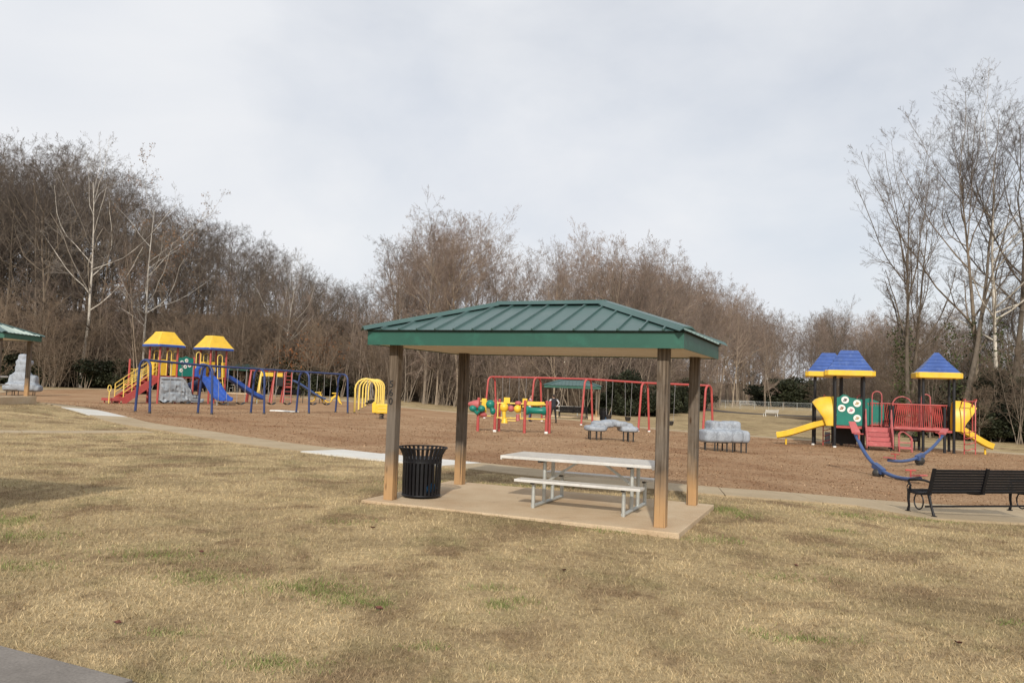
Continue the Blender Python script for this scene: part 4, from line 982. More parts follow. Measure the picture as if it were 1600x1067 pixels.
swing_set('swing_set', 'long dark blue swing set with arched legs beside the yellow roofed towers', (-15.8, 33.9), (-9.9, 46.4), 4, 2.27, .9, M['blue'], [(1.1, 'belt'), (2.3, 'belt'), (4.5, 'belt'), (5.7, 'belt'), (7.9, 'belt'), (9.1, 'belt'), (11.2, 'belt'), (12.4, 'belt')], .055, .5)
swing_set('swing_set', 'pale yellow swing set of rounded arches seen end on, left of the shelter', (-8.75, 47.6), (-10.9, 64), 4, 2.1, 1.25, M['paleyellow'], [(1.9, 'belt'), (6.1, 'bucket'), (9.0, 'bucket')], .058, .55, beam=False)

# ---------------------------------------------------------------- small pieces in the left half of the bed
def box_rider():
    x, y = -6.75, 41.6
    t = thing('spring_rider', 'boxy yellow rider on a dark spring partly behind the left shelter post', 'spring rider', (x, y, gz(x, y)), R_(8))
    mb = MB(); mb.b2((-.32, -.22, .30), (.32, .22, .80)); obj('body', mb, M['yellow'], t, smooth=False, bevel=.05)
    mb = MB(); mb.prism([(-.5, .32), (-.30, .32), (-.30, .86), (-.42, .92), (-.52, .8)], -.2, .2, lambda u, v, w_: (u, w_, v)); obj('side_panel', mb, M['yellow'], t, smooth=False, bevel=.03)
    mb = MB(); mb.b2((-.2, -.235, .40), (.22, -.222, .44)); mb.b2((-.2, -.235, .56), (.22, -.222, .60)); obj('trim', mb, M['paleyellow'], t, smooth=False)
    mb = MB(); mb.tube([(.12 * math.cos(k * .7), .12 * math.sin(k * .7), -.02 + k * .009) for k in range(38)], .022, 6); obj('spring', mb, M['leg'], t)
    return t
box_rider()
def digger(x, y, rz, label):
    t = thing('sand_digger', label, 'digger', (x, y, gz(x, y)), rz, 'yellow sand diggers on the play bed')
    mb = MB(); mb.b2((-.35, -.2, .82), (.12, .2, .9)); obj('seat', mb, M['yellow'], t, smooth=False, bevel=.02)
    mb = MB(); mb.bar((-.1, 0, .84), (.3, 0, .1), .12, .1); mb.bar((.05, .12, .8), (.42, .12, -.02), .05, .06); mb.bar((.05, -.12, .8), (.42, -.12, -.02), .05, .06); obj('frame', mb, M['yellow'], t, smooth=False)
    mb = MB(); mb.bar((-.05, 0, .72), (-.42, 0, .40), .12, .14); obj('arm', mb, M['yellow'], t, smooth=False)
    mb = MB(); rings = []
    for k in range(8):
        a_ = R_(200 + k * 22); rings.append([(-.62 + .3 * math.cos(a_), -.2, .40 + .28 * math.sin(a_)), (-.62 + .3 * math.cos(a_), .2, .40 + .28 * math.sin(a_)), (-.62 + .24 * math.cos(a_), .2, .40 + .22 * math.sin(a_)), (-.62 + .24 * math.cos(a_), -.2, .40 + .22 * math.sin(a_))])
    mb.loft(rings); obj('bucket', mb, M['yellow'], t)
    mb = MB(); mb.tube([(.3, 0, -.1), (.3, 0, .3)], .05, 8); obj('pedestal', mb, M['leg'], t)
digger(-15.3, 63.2, .1, 'yellow sand digger nearer the small blue slide, left of the pair'); digger(-13.8, 62.6, .1, 'yellow sand digger nearer the yellow arches, right of the pair')
def small_climber():
    x, y = -20.0, 60.5
    t = thing('monkey_bars', 'red and yellow climbing frame with a small pale blue slide behind the blue swings', 'monkey bars', (x, y, gz(x, y)), R_(24))
    h = 2.45
    for k, (xx, m) in enumerate(((0, 'red'), (.75, 'paleyellow'), (1.75, 'red'), (2.6, 'red'))):
        mb = MB(); mb.tube([(xx - .25, -.65, -.1), (xx, -.1, h), (xx, .1, h), (xx - .25, .65, -.1)], .055, 8); obj('leg_frame', mb, M[m], t)
    mb = MB()
    for y_ in (-.12, .12): mb.tube([(-.1, y_, h), (2.75, y_, h)], .05, 8)
    for xx in np.linspace(.1, 2.6, 9): mb.tube([(xx, -.12, h), (xx, .12, h)], .02, 6)
    obj('overhead_rail', mb, M['red'], t)
    for xx in (.95, 1.4, 2.1):
        mb = MB(); mb.b2((xx - .22, -.2, h - .42), (xx + .22, -.14, h - .12)); obj('panel', mb, M['yellow'], t, smooth=False)
    mb = MB()
    for xx in (2.45, 3.0): mb.tube([(xx, -.5, -.1), (xx, -.3, h)], .045, 8)
    for z in np.linspace(.3, 2.1, 7): mb.tube([(2.45, -.45 + z * .08, z), (3.0, -.45 + z * .08, z)], .026, 6)
    obj('rung_ladder', mb, M['red'], t)
    mb = MB(); mb.b2((2.5, -.3, 1.25), (3.1, .4, 1.33)); obj('deck', mb, M['red'], t, smooth=False)
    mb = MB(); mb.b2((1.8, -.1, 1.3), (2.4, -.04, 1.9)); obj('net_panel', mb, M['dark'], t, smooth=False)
    mb = slide_mesh(chute(2.7, 1.72, .34, 12), .42, .14, ax='x', origin=(3.05, .1, 0), sgn=1); obj('slide', mb, M['paleblue'], t)
    mb = MB()
    for xx, z in ((4.0, 1.0), (5.3, .4)): mb.tube([(xx, .1, -.1), (xx, .1, z)], .03, 6)
    obj('slide_foot', mb, M['leg'], t)
small_climber()
x_, y_ = -12.7, 44.3
mb = MB(); mb.loft([[(-.75, -.3, 0), (.75, -.32, 0), (.8, .3, 0), (-.7, .34, 0)], [(-.72, -.28, .05), (.72, -.3, .04), (.77, .28, .035), (-.68, .32, .05)]])
tag(obj('white_mat', mb, M['white'], None, (x_, y_, gz(x_, y_) + .02), (0, 0, -.35)), 'flat white mat lying on the mulch under the blue swings', 'mat')
# a second dark bench behind the small slide
c = copy_tree(bench); c.location = (-20.9, 70.5, gz(-20.9, 70.5)); c.rotation_euler = (0, 0, .3); c['label'] = 'small dark bench beyond the pale blue slide'

# ---------------------------------------------------------------- activity panel structure (red posts, coloured tubes and balls)
def activity():
    x, y = -1.35, 34.0
    t = thing('activity_panel', 'red posted activity wall with yellow rails, green tubes and coloured balls', 'play panel', (x, y, gz(x, y)), R_(-3))
    def post(px, py, h):
        mb = MB(); mb.tube([(0, 0, -.2), (0, 0, h)], .065, 10); mb.sphere((0, 0, h), (.065, .065, .04), 10, 4); obj('post', mb, M['red'], t, (px, py, 0))
    for q in ((0, 0, 1.42), (.74, -.1, 1.38), (.86, .75, 1.38), (2.02, -.2, 1.38), (2.95, .0, 1.38), (3.08, .5, 1.38)): post(*q)
    mb = MB()
    for z in (.62, 1.25):
        mb.tube([(.74, -.1, z), (2.02, -.2, z)], .024, 7); mb.tube([(2.02, -.2, z), (2.95, 0, z)], .024, 7); mb.tube([(0, .0, z + .05), (.8, .3, z + .05)], .024, 7); mb.tube([(.86, .75, z), (3.08, .5, z)], .024, 7); mb.tube([(.74, -.1, z), (.86, .75, z)], .024, 7)
    for xx in (.85, 1.82): mb.tube([(xx, -.12, .62), (xx, -.12, 1.25)], .024, 7)
    mb.tube([(.95, -.12, .62), (1.15, -.2, .52), (1.65, -.22, .52), (1.85, -.14, .62)], .024, 7)
    obj('rail', mb, M['paleyellow'], t)
    mb = MB(); mb.lathe([(.02, -.40), (.10, -.3), (.17, -.1), (.20, .05), (.20, .1)], 14); obj('red_cone', mb, M['redplastic'], t, (-.08, -.05, 1.16), (0, R_(90), 0))
    mb = MB(); mb.sphere((-.22, -.14, .98), (.17, .15, .15)); mb.sphere((.14, -.14, .98), (.17, .15, .15)); mb.tube([(-.2, -.14, .95), (-.04, -.14, .78), (.12, -.14, .95)], .09, 8); obj('green_bobbin', mb, M['greenpanel'], t)
    mb = MB(); mb.b2((.12, .05, .78), (.34, .12, 1.42)); obj('yellow_panel', mb, M['yellow'], t, smooth=False, bevel=.02)
    mb = MB(); mb.sphere((.52, -.1, 1.18), (.2, .17, .19)); mb.sphere((.64, -.12, .9), (.13, .12, .16)); mb.tube([(.52, -.1, 1.15), (.68, -.12, .82)], .1, 10); obj('green_ball', mb, M['greenpanel'], t)
    mb = MB(); mb.lathe([(.17, -.28), (.12, -.05), (.06, .1)], 12); obj('pink_dish', mb, M['redplastic'], t, (.28, -.05, .72), (R_(100), 0, R_(40)))
    mb = MB(); mb.sphere((1.12, -.2, 1.07), (.19, .17, .2)); mb.b2((1.1, -.22, 1.25), (1.36, -.12, 1.5)); mb.tube([(1.12, -.2, .95), (1.14, -.22, .62)], .08, 10); mb.lathe([(.10, .62), (.14, .44), (.15, .41), (.13, .41)], 12, (1.16, -.22, 0)); obj('yellow_funnel', mb, M['yellow'], t)
    mb = MB(); mb.sphere((1.42, -.2, 1.03), .14); obj('pink_ball', mb, M['redplastic'], t)
    mb = MB(); mb.sphere((1.70, -.2, 1.03), .17); mb.b2((1.9, -.1, 1.1), (2.1, -.02, 1.48)); obj('yellow_ball', mb, M['yellow'], t)
    mb = MB(); mb.sphere((1.72, -.12, 1.27), (.16, .14, .1)); mb.tube([(1.72, -.22, .8), (1.73, -.24, .52)], [.08, .09], 10); obj('pink_pipe', mb, M['redplastic'], t)
    mb = MB(); rings = [(.17, -.42), (.20, -.36), (.17, -.30), (.14, -.22), (.14, .22), (.17, .30), (.20, .36), (.17, .42)]
    mb.lathe(rings, 14); obj('green_drum', mb, M['greenpanel'], t, (2.48, -.22, .98), (0, R_(90), R_(10)))
    mb = MB(); mb.b2((2.1, .05, 1.18), (2.85, .12, 1.36)); obj('yellow_tray', mb, M['yellow'], t, smooth=False, bevel=.02)
    mb = MB()
    for q in ((.74, -.1), (2.95, 0)): mb.lathe([(.075, -.05), (.075, .08), (.066, .1)], 8, (q[0], q[1], 0))
    obj('footing_collar', mb, M['white'], t)
activity()

# ---------------------------------------------------------------- moulded rocks
def super_lump(mb, c, r, e=.5, n=20, m=12):
    pw = lambda v: math.copysign(abs(v) ** e, v); rings = []
    for i in range(m + 1):
        th = -math.pi / 2 + math.pi * i / m; ct = max(abs(math.cos(th)), .01) ** e
        rings.append([(c[0] + r[0] * ct * pw(math.cos(2 * math.pi * j / n)), c[1] + r[1] * ct * pw(math.sin(2 * math.pi * j / n)), c[2] + r[2] * pw(math.sin(th))) for j in range(n)])
    mb.loft(rings)
def blob_mesh(lumps, voxel, noise_s, noise_a, seed):
    from mathutils import noise
    mb = MB()
    for (c, r) in lumps: super_lump(mb, c, r)
    me = bpy.data.meshes.new('tmp'); me.from_pydata(mb.v, [], mb.f); o = bpy.data.objects.new('tmp', me); COL.objects.link(o)
    m = o.modifiers.new('r', 'REMESH'); m.mode = 'VOXEL'; m.voxel_size = voxel
    s = o.modifiers.new('s', 'SMOOTH'); s.iterations = 3
    dg = bpy.context.evaluated_depsgraph_get(); dg.update(); r = bpy.data.meshes.new_from_object(o.evaluated_get(dg)); bpy.data.objects.remove(o)
    for v in r.vertices:
        n = noise.noise((v.co + Vector((seed, 0, 0))) * noise_s) + .5 * noise.noise((v.co + Vector((seed, 3, 0))) * noise_s * 2.3); v.co += v.normal * n * noise_a
    r.polygons.foreach_set('use_smooth', [True] * len(r.polygons)); r.update(); return r
def rock(label, x, y, rz, lumps, legs, leg_h, voxel=.05, na=.05, ns=1.6, seed=0, cat='climbing rock'):
    t = thing('climbing_rock', label, cat, (x, y, gz(x, y) + .02), rz)
    me = blob_mesh(lumps, voxel, ns, na, seed); me.name = 'rock_body'; obj('rock_body', me, M['rock'], t)
    for (a, b) in legs:
        mb = MB(); mb.tube([(a, b, -.12), (a, b, leg_h)], .028, 6); obj('leg', mb, M['leg'], t)
    return t
rock('low grey moulded rock arch on thin legs beyond the picnic table', 3.95, 30.6, .1,
     [((-.60, 0, .44), (.42, .48, .115)), ((.68, 0, .44), (.38, .46, .115)), ((-.34, .02, .60), (.40, .40, .13)), ((.02, .05, .68), (.30, .38, .11)), ((.36, .0, .62), (.28, .40, .12)), ((.62, .0, .56), (.22, .38, .12)), ((-.15, .02, .62), (.25, .40, .14))],
     [(-.85, -.25), (-.62, -.35), (-.42, -.2), (-.8, .3), (.45, -.25), (.62, -.35), (.85, -.2), (.75, .3), (-.5, .3)], .36, .03, .012, 3.0, 2)
rock('two tiered pale grey moulded rock right of the shelter', 8.05, 29.5, .15,
     [((-.62, 0, .55), (.30, .46, .25)), ((-.18, -.1, .55), (.36, .5, .25)), ((.30, -.02, .56), (.32, .5, .25)), ((.68, .05, .55), (.26, .42, .245)), ((-.42, .12, .90), (.19, .36, .22)), ((-.14, .14, .90), (.15, .36, .20)), ((.14, .12, .92), (.17, .36, .20)), ((.44, .14, .90), (.19, .36, .22))],
     [(-.8, -.2), (-.5, -.35), (-.35, -.25), (-.05, -.4), (.2, -.35), (.55, -.3), (.8, -.2), (-.6, .35), (.1, .35), (.6, .35)], .36, .03, .012, 3.0, 5)
rock('tall stacked grey moulded rock at the far left behind the cut off shelter', -35.6, 57.4, .3,
     [((0, 0, .62), (1.05, .9, .34)), ((-.75, 0, .52), (.45, .7, .24)), ((.75, 0, .52), (.5, .7, .24)), ((-.1, 0, 1.25), (.62, .6, .45)), ((.5, .1, 1.12), (.45, .55, .36)), ((-.62, .2, 1.15), (.3, .45, .4)), ((-.05, .0, 1.90), (.45, .5, .4)), ((.05, 0, 2.38), (.55, .46, .2)), ((-.05, .05, 2.75), (.32, .36, .26))],
     [(-.9, -.3), (-.5, -.5), (-.1, -.55), (.4, -.5), (.9, -.3), (.6, .4), (-.6, .4)], .4, .06, .05, 1.6, 9)

# ---------------------------------------------------------------- two arched teeter totters
def teeter(label, px, py, A, P, B, mat=None):
    """A, B beam ends and P the pivot top, in world coordinates"""
    t = thing('seesaw', label, 'seesaw', (px, py, gz(px, py)), 0, 'arched blue seesaws')
    o = Vector((px, py, gz(px, py))); A, P, B = Vector(A) - o, Vector(P) - o, Vector(B) - o
    c = P * 2 - (A + B) / 2
    pts = [A * (1 - k) ** 2 + c * 2 * k * (1 - k) + B * k * k for k in [i / 16 for i in range(17)]]
    mb = MB(); mb.tube(pts, .05, 10); obj('beam', mb, M['paleblue'] if mat is None else mat, t)
    d = (B - A).normalized(); hd = Vector((d.x, d.y, 0)).normalized(); sd_ = Vector((-hd.y, hd.x, 0))
    for E_, inn, up in ((A, pts[2], 1), (B, pts[-3], -1)):
        dd = (inn - E_).normalized()
        mb = MB(); base = E_ + dd * .06
        mb.loft([[base + dd * u + sd_ * w_ + Vector((0, 0, .06 + h_)) for u, w_ in ((-.2, -.1), (-.2, .1), (.16, .13), (.16, -.13))] for h_ in (0, .035)]); obj('seat', mb, M['redplastic'], t, smooth=False)
        hb = E_ + dd * .42
        mb = MB(); mb.tube([hb, hb + Vector((0, 0, .22))], .02, 6); mb.tube([hb + Vector((0, 0, .22)) - sd_ * .14, hb + Vector((0, 0, .22)) + sd_ * .14], .02, 6); obj('handle', mb, M['red'], t)
    pm = pts[8]
    mb = MB(); mb.bar(pm - d * .22, pm + d * .22, .14, .15); obj('clamp', mb, M['paleblue'], t, smooth=False)
    mb = MB(); mb.sphere((pm.x, pm.y, pm.z - .14), (.17, .13, .15), 12, 8); obj('pivot_cover', mb, M['leg'], t)
    mb = MB(); mb.tube([(pm.x, pm.y, -.15), (pm.x, pm.y, pm.z - .1)], .06, 10); mb.lathe([(.11, .0), (.11, .03)], 12, (pm.x, pm.y, .02)); obj('pedestal', mb, M['leg'], t)
teeter('nearer arched blue seesaw just left of the black bench', 10.12, 21.65, (9.93, 22.7, .84), (10.12, 21.55, -.16), (10.30, 19.7, -.22))
teeter('farther arched blue seesaw in front of the red bridge', 13.8, 26.45, (15.2, 27.5, .62), (13.75, 26.35, -.14), (12.1, 25.1, -.2))

# ================================================================ FAR FIELD
def bleachers(x, y, rz, label):
    t = thing('bleachers', label, 'bleachers', (x, y, gz(x, y)), rz)
    for k in range(3):
        mb = MB(); mb.b2((-2.4, k * .6, .42 + k * .38), (2.4, k * .6 + .28, .50 + k * .38)); obj('seat_plank', mb, M['alu'], t, smooth=False)
        mb = MB(); mb.b2((-2.4, k * .6 - .3, .12 + k * .36), (2.4, k * .6 - .06, .16 + k * .36)); obj('foot_plank', mb, M['alu'], t, smooth=False)
    for xx in (-2, 0, 2):
        mb = MB(); mb.bar((xx, -.3, .05), (xx, 1.4, .05), .06, .06); mb.bar((xx, -.3, .1), (xx, 1.4, 1.2), .06, .06); mb.bar((xx, 1.35, 0), (xx, 1.35, 1.25), .06, .06); obj('support', mb, M['galv'], t, smooth=False)
bleachers(62.0, 205, .1, 'tiny pale bleachers by the wire fence in the far field'); 
def wire_fence(p0, p1, h, n, label):
    p0 = np.array(p0); p1 = np.array(p1); d = p1 - p0; Lg = np.linalg.norm(d)
    t = thing('wire_fence', label, 'fence', (p0[0], p0[1], gz(*p0)), math.atan2(d[1], d[0]))
    zz = [gz(*(p0 + d * i / n)) - gz(*p0) for i in range(n + 1)]
    for i in range(n + 1):
        mb = MB(); mb.tube([(0, 0, -.1), (0, 0, h + .05)], .035, 6); obj('post', mb, M['galv'], t, (Lg * i / n, 0, zz[i]))
    mb = MB(); mb.tube([(Lg * i / n, 0, zz[i] + h) for i in range(n + 1)], .028, 6); obj('top_rail', mb, M['galv'], t)
    mb = MB(); st = .30
    for i in range(n):
        a0, a1 = Lg * i / n, Lg * (i + 1) / n; m_ = int((a1 - a0) / st)
        for k in range(m_):
            x0 = a0 + k * st
            for sg in (0, 1):
                xa, xb = (x0, x0 + st) if sg else (x0 + st, x0)
                q = int(h / st)
                for r in range(q): mb.tube([(xa if r % 2 == 0 else xb, 0, zz[i] + .05 + r * st), (xb if r % 2 == 0 else xa, 0, zz[i] + .05 + (r + 1) * st)], .007, 3)
    obj('mesh', mb, M['galv'], t, smooth=False)
wire_fence((36, 152), (78, 160), 1.5, 14, 'low grey chain link fence across the far field')
def far_bench(x, y, rz, label):
    t = thing('field_bench', label, 'bench', (x, y, gz(x, y)), rz)
    for k in range(4): 
        mb = MB(); mb.box((.9, .05 - .05 * k, .5 + .1 * k), (1.9, .03, .07)); obj('back_slat', mb, M['alu'], t, smooth=False)
    for k in range(3):
        mb = MB(); mb.box((.9, .15 + .13 * k, .45), (1.9, .1, .03)); obj('seat_slat', mb, M['alu'], t, smooth=False)
    for xx in (0.05, 1.75):
        mb = MB(); mb.tube([(xx, -.1, .85), (xx, .1, .45), (xx, .5, .45), (xx, .5, 0)], .035, 6); mb.tube([(xx, .1, .45), (xx, 0, 0)], .035, 6); obj('side_frame', mb, M['white'], t)
far_bench(32.2, 99, .25, 'pale metal bench alone on the grass beyond the right sidewalk')

# ================================================================ PEOPLE
def person(label, x, y, rz, h, female, cols, arms):
    k = h / 1.75; w_ = .86 if female else 1.0
    J = {'pel': (0, 0, .95, .135 * w_), 'waist': (0, 0, 1.08, .125 * w_), 'chest': (0, .0, 1.30, .15 * w_), 'neckb': (0, .0, 1.45, .085), 'neck': (0, .01, 1.52, .055), 'head': (0, .02, 1.60, .085), 'crown': (0, .015, 1.69, .072)}
    Ed = [('pel', 'waist'), ('waist', 'chest'), ('chest', 'neckb'), ('neckb', 'neck'), ('neck', 'head'), ('head', 'crown')]
    for s, sd in ((-1, 'l'), (1, 'r')):
        st = arms['stance'][0 if s < 0 else 1]
        J['hip' + sd] = (s * .09, 0, .90, .095); J['kn' + sd] = (s * (.11 + st * .5), .03, .50, .065); J['an' + sd] = (s * (.12 + st), -.02, .09, .045); J['hl' + sd] = (s * (.12 + st), .03, .045, .045); J['toe' + sd] = (s * (.14 + st), .17, .035, .035)
        J['sh' + sd] = (s * .18 * w_, 0, 1.42, .065); el, wr = arms[sd]
        J['el' + sd] = (s * el[0], el[1], el[2], .045); J['wr' + sd] = (s * wr[0], wr[1], wr[2], .032)
        d = Vector((s * wr[0], wr[1], wr[2])) - Vector((s * el[0], el[1], el[2])); d.normalize(); p = Vector((s * wr[0], wr[1], wr[2])) + d * .07; J['pm' + sd] = (*p, .034)
        Ed += [('pel', 'hip' + sd), ('hip' + sd, 'kn' + sd), ('kn' + sd, 'an' + sd), ('an' + sd, 'hl' + sd), ('hl' + sd, 'toe' + sd), ('chest', 'sh' + sd), ('sh' + sd, 'el' + sd), ('el' + sd, 'wr' + sd), ('wr' + sd, 'pm' + sd)]
        sdv = d.cross(Vector((0, 1, 0))).normalized()
        for f in range(4):
            b = p + sdv * ((f - 1.5) * .019) + d * .03; c = b + d * (.045 - .006 * abs(f - 1.2)); e = c + d * .025 + Vector((0, .02, -.012))
            for nm, q, r in (('a', b, .0095), ('b', c, .009), ('c', e, .008)): J['f%d%s%s' % (f, nm, sd)] = (*q, r)
            Ed += [('pm' + sd, 'f%da%s' % (f, sd)), ('f%da%s' % (f, sd), 'f%db%s' % (f, sd)), ('f%db%s' % (f, sd), 'f%dc%s' % (f, sd))]
        b = p - d * .02 + sdv * -.035 * s + Vector((0, .02, 0)); c = b + d * .04 + Vector((0, .015, 0)); J['ta' + sd] = (*b, .011); J['tb' + sd] = (*c, .009); Ed += [('wr' + sd, 'ta' + sd), ('ta' + sd, 'tb' + sd)]
    names = list(J); me = bpy.data.meshes.new('body'); me.from_pydata([Vector(J[n][:3]) * k for n in names], [(names.index(a), names.index(b)) for a, b in Ed], [])
    o = bpy.data.objects.new('tmp', me); COL.objects.link(o); md = o.modifiers.new('skin', 'SKIN'); md.use_smooth_shade = True
    for v, n in zip(me.skin_vertices[0].data, names): v.radius = (J[n][3] * k * (1.15 if n in ('pel', 'waist', 'chest') else 1), J[n][3] * k * (.78 if n in ('pel', 'waist', 'chest') else 1)); v.use_root = n == 'pel'
    sb = o.modifiers.new('sub', 'SUBSURF'); sb.levels = 1; sb.render_levels = 1
    dg = bpy.context.evaluated_depsgraph_get(); dg.update(); r = bpy.data.meshes.new_from_object(o.evaluated_get(dg)); bpy.data.objects.remove(o)
    for n in ('skin', 'top', 'vest', 'legs', 'shoe', 'hair'): r.materials.append(cols[n])
    wrz = {sd: J['wr' + sd] for sd in 'lr'}
    for p in r.polygons:
        c = p.center / k; mi = 0
        if c.z < .085: mi = 4
        elif c.z < .97 and abs(c.x) < .2 + arms['stance'][0]: mi = 3
        elif c.z < 1.49:
            mi = 2 if abs(c.x) < .165 * w_ else 1
            for sd, sg in (('l', -1), ('r', 1)):
                q = Vector(J['pm' + sd][:3]); qw = Vector(wrz[sd][:3])
                if (c - q).length < .085 or ((c - qw).dot(q - qw) > 0 and (c - q).length < .2): mi = 0
        elif c.z > 1.55 and (c.y < .045 or c.z > 1.67): mi = 5
        p.material_index = mi
    r.name = 'body'
    t = thing('person', label, 'person', (x, y, gz(x, y) + .02), rz); obj('body', r, None, t)
    # face and hair
    mb = MB(); mb.sphere((0, -.012 * k, 1.635 * k), (.088 * k, .098 * k, .105 * k), 12, 8)
    if female: mb.sphere((0, -.06 * k, 1.52 * k), (.085 * k, .05 * k, .14 * k), 10, 6)
    obj('hair', mb, cols['hair'], t)
    mb = MB(); mb.sphere((0, .055 * k, 1.60 * k), (.068 * k, .06 * k, .09 * k), 12, 8); mb.sphere((0, .118 * k, 1.595 * k), (.013 * k, .018 * k, .022 * k), 6, 4)
    for sg in (-1, 1): mb.sphere((sg * .088 * k, .015 * k, 1.60 * k), (.012 * k, .022 * k, .03 * k), 6, 4)
    obj('face', mb, cols['skin'], t)
    mb = MB()
    for sg in (-1, 1): mb.sphere((sg * .028 * k, .108 * k, 1.615 * k), (.011 * k, .008 * k, .007 * k), 6, 4)
    mb.sphere((0, .108 * k, 1.555 * k), (.022 * k, .008 * k, .006 * k), 6, 4); obj('eyes_and_mouth', mb, cols['hair'], t)
    return t
skin = simple('skin', (.42, .25, .17), .5, var=.08); dkh = simple('dark_hair', (.03, .02, .015), .6); navy = simple('dark_vest', (.02, .022, .03), .8); lgrey = simple('light_grey_sleeves', (.55, .55, .57), .85); blk = simple('black_trousers', (.012, .012, .014), .85); shoe = simple('dark_shoes', (.02, .018, .016), .6)
whit = simple('white_shirt', (.6, .6, .66), .85); jean = simple('blue_jeans', (.05, .08, .16), .9); redj = simple('red_sleeves', (.38, .05, .05), .85)
person('person in a dark vest with pale sleeves and black trousers, standing with hands on hips', 2.62, 47.0, R_(14), 1.72, False, dict(skin=skin, top=lgrey, vest=navy, legs=blk, shoe=shoe, hair=dkh),
       dict(stance=(.13, .06), l=((.33, -.08, 1.22), (.23, .06, 1.02)), r=((.33, -.08, 1.22), (.23, .06, 1.02))))
person('person in a pale top and jeans behind the activity wall, reaching forward', 1.22, 47.9, R_(-100), 1.64, True, dict(skin=skin, top=redj, vest=whit, legs=jean, shoe=shoe, hair=dkh),
       dict(stance=(.02, .02), l=((.22, .08, 1.16), (.15, .30, 1.14)), r=((.22, .08, 1.16), (.15, .30, 1.12))))

# ================================================================ TREES
def tubes_np(P, Rr, k):
    B, n, _ = P.shape
    T = np.gradient(P, axis=1); T /= np.linalg.norm(T, axis=2, keepdims=True) + 1e-9
    ref = np.where(np.abs(T[..., 2:3]) < .9, np.array([0, 0, 1.]), np.array([1., 0, 0])); U = np.cross(T, ref); U /= np.linalg.norm(U, axis=2, keepdims=True) + 1e-9; W = np.cross(T, U)
    a = np.arange(k) * 2 * np.pi / k
    ring_ = P[:, :, None] + Rr[:, :, None, None] * (np.cos(a)[None, None, :, None] * U[:, :, None] + np.sin(a)[None, None, :, None] * W[:, :, None])
    V = ring_.reshape(-1, 3); base = (np.arange(B)[:, None, None] * n + np.arange(n - 1)[None, :, None]) * k; kk = np.arange(k)[None, None]; k2 = (kk + 1) % k
    Fq = np.stack([base + kk, base + k2, base + k + k2, base + k + kk], -1).reshape(-1, 4); return V, Fq
def gen_tree(seed, H, r0, counts, ang, lens, first=.35, wander=.03, tropism=.25, gnarl=.1, twig=.006, multi=1, up0=0.0):
    """levels of branches, each level one array: points [B,n,3], radii [B,n], lengths [B]"""
    rg = np.random.default_rng(seed); NP = [10, 8, 5, 3, 2]
    def nrm(a): return a / (np.linalg.norm(a, axis=-1, keepdims=True) + 1e-9)
    def grow_(p, d, Ln, r, n, lv, trop):
        B = len(p); P = np.zeros((B, n, 3)); P[:, 0] = p; dd = nrm(d)
        for i in range(1, n):
            dd = nrm(dd + rg.normal(0, gnarl if lv else wander, (B, 3)) + np.array([0, 0, trop / n])); P[:, i] = P[:, i - 1] + dd * (Ln / (n - 1))[:, None]
        tip = np.maximum(twig, r * (.12 if lv == 0 else .3)); q = np.linspace(0, 1, n) ** .85; Rr = r[:, None] + (tip - r)[:, None] * q
        if lv == 0: Rr[:, 0] *= 1.25
        return P, Rr, Ln
    m_ = multi; sp = .04 + .12 * (m_ > 1)
    d0 = np.stack([rg.normal(0, sp, m_), rg.normal(0, sp, m_), np.ones(m_)], 1); p0 = np.stack([rg.normal(0, .15 * (m_ > 1), m_), rg.normal(0, .15 * (m_ > 1), m_), np.zeros(m_)], 1)
    hs = np.where(np.arange(m_) == 0, 1, rg.uniform(.7, .95, m_))
    levels = [grow_(p0, d0, H * hs, r0 * np.where(np.arange(m_) == 0, 1, .8), NP[0], 0, .1)]
    for lv, c in enumerate(counts):
        P, Rr, Ls = levels[lv]; B, n, _ = P.shape; t0 = first if lv == 0 else .15
        ts = (t0 + (1 - t0) * rg.random((B, c)) ** (.85 if lv else .8)) * .99
        f = ts * (n - 1); i = np.minimum(f.astype(int), n - 2); fr = (f - i)[..., None]; b_ = np.arange(B)[:, None]
        p = P[b_, i] + (P[b_, i + 1] - P[b_, i]) * fr; T = nrm(P[b_, i + 1] - P[b_, i]); rad = Rr[b_, i] + (Rr[b_, i + 1] - Rr[b_, i]) * fr[..., 0]
        ph = rg.random((B, c)) * 6.283 if lv else np.arange(c)[None] * 2.4 + rg.normal(0, .5, (B, c))
        ref = np.where(np.abs(T[..., 2:3]) < .95, np.array([.0, .0, 1.]), np.array([1., 0, 0])); a = nrm(np.cross(T, ref)); b = np.cross(T, a)
        an = np.radians(ang[lv] * (1.3 - .6 * ts if lv == 0 else 1) + rg.normal(0, 9, (B, c)))[..., None]
        d = T * np.cos(an) + (a * np.cos(ph)[..., None] + b * np.sin(ph)[..., None]) * np.sin(an)
        if lv == 0: q_ = (ts - first) / (1 - first); Ln = Ls[:, None] * lens[0] * (.62 + .75 * np.sin(np.pi * (.12 + .72 * q_))) * .82 * rg.uniform(.55, 1.15, (B, c))
        else: Ln = Ls[:, None] * lens[lv] * (1.1 - .6 * ts) * rg.uniform(.55, 1.25, (B, c))
        r = np.minimum(rad * (.62 if lv == 0 else .6), np.maximum(twig, Ln * .020))
        levels.append(grow_(p.reshape(-1, 3), d.reshape(-1, 3), Ln.ravel(), r.ravel(), NP[lv + 1], lv + 1, tropism if lv else tropism + up0))
    return levels
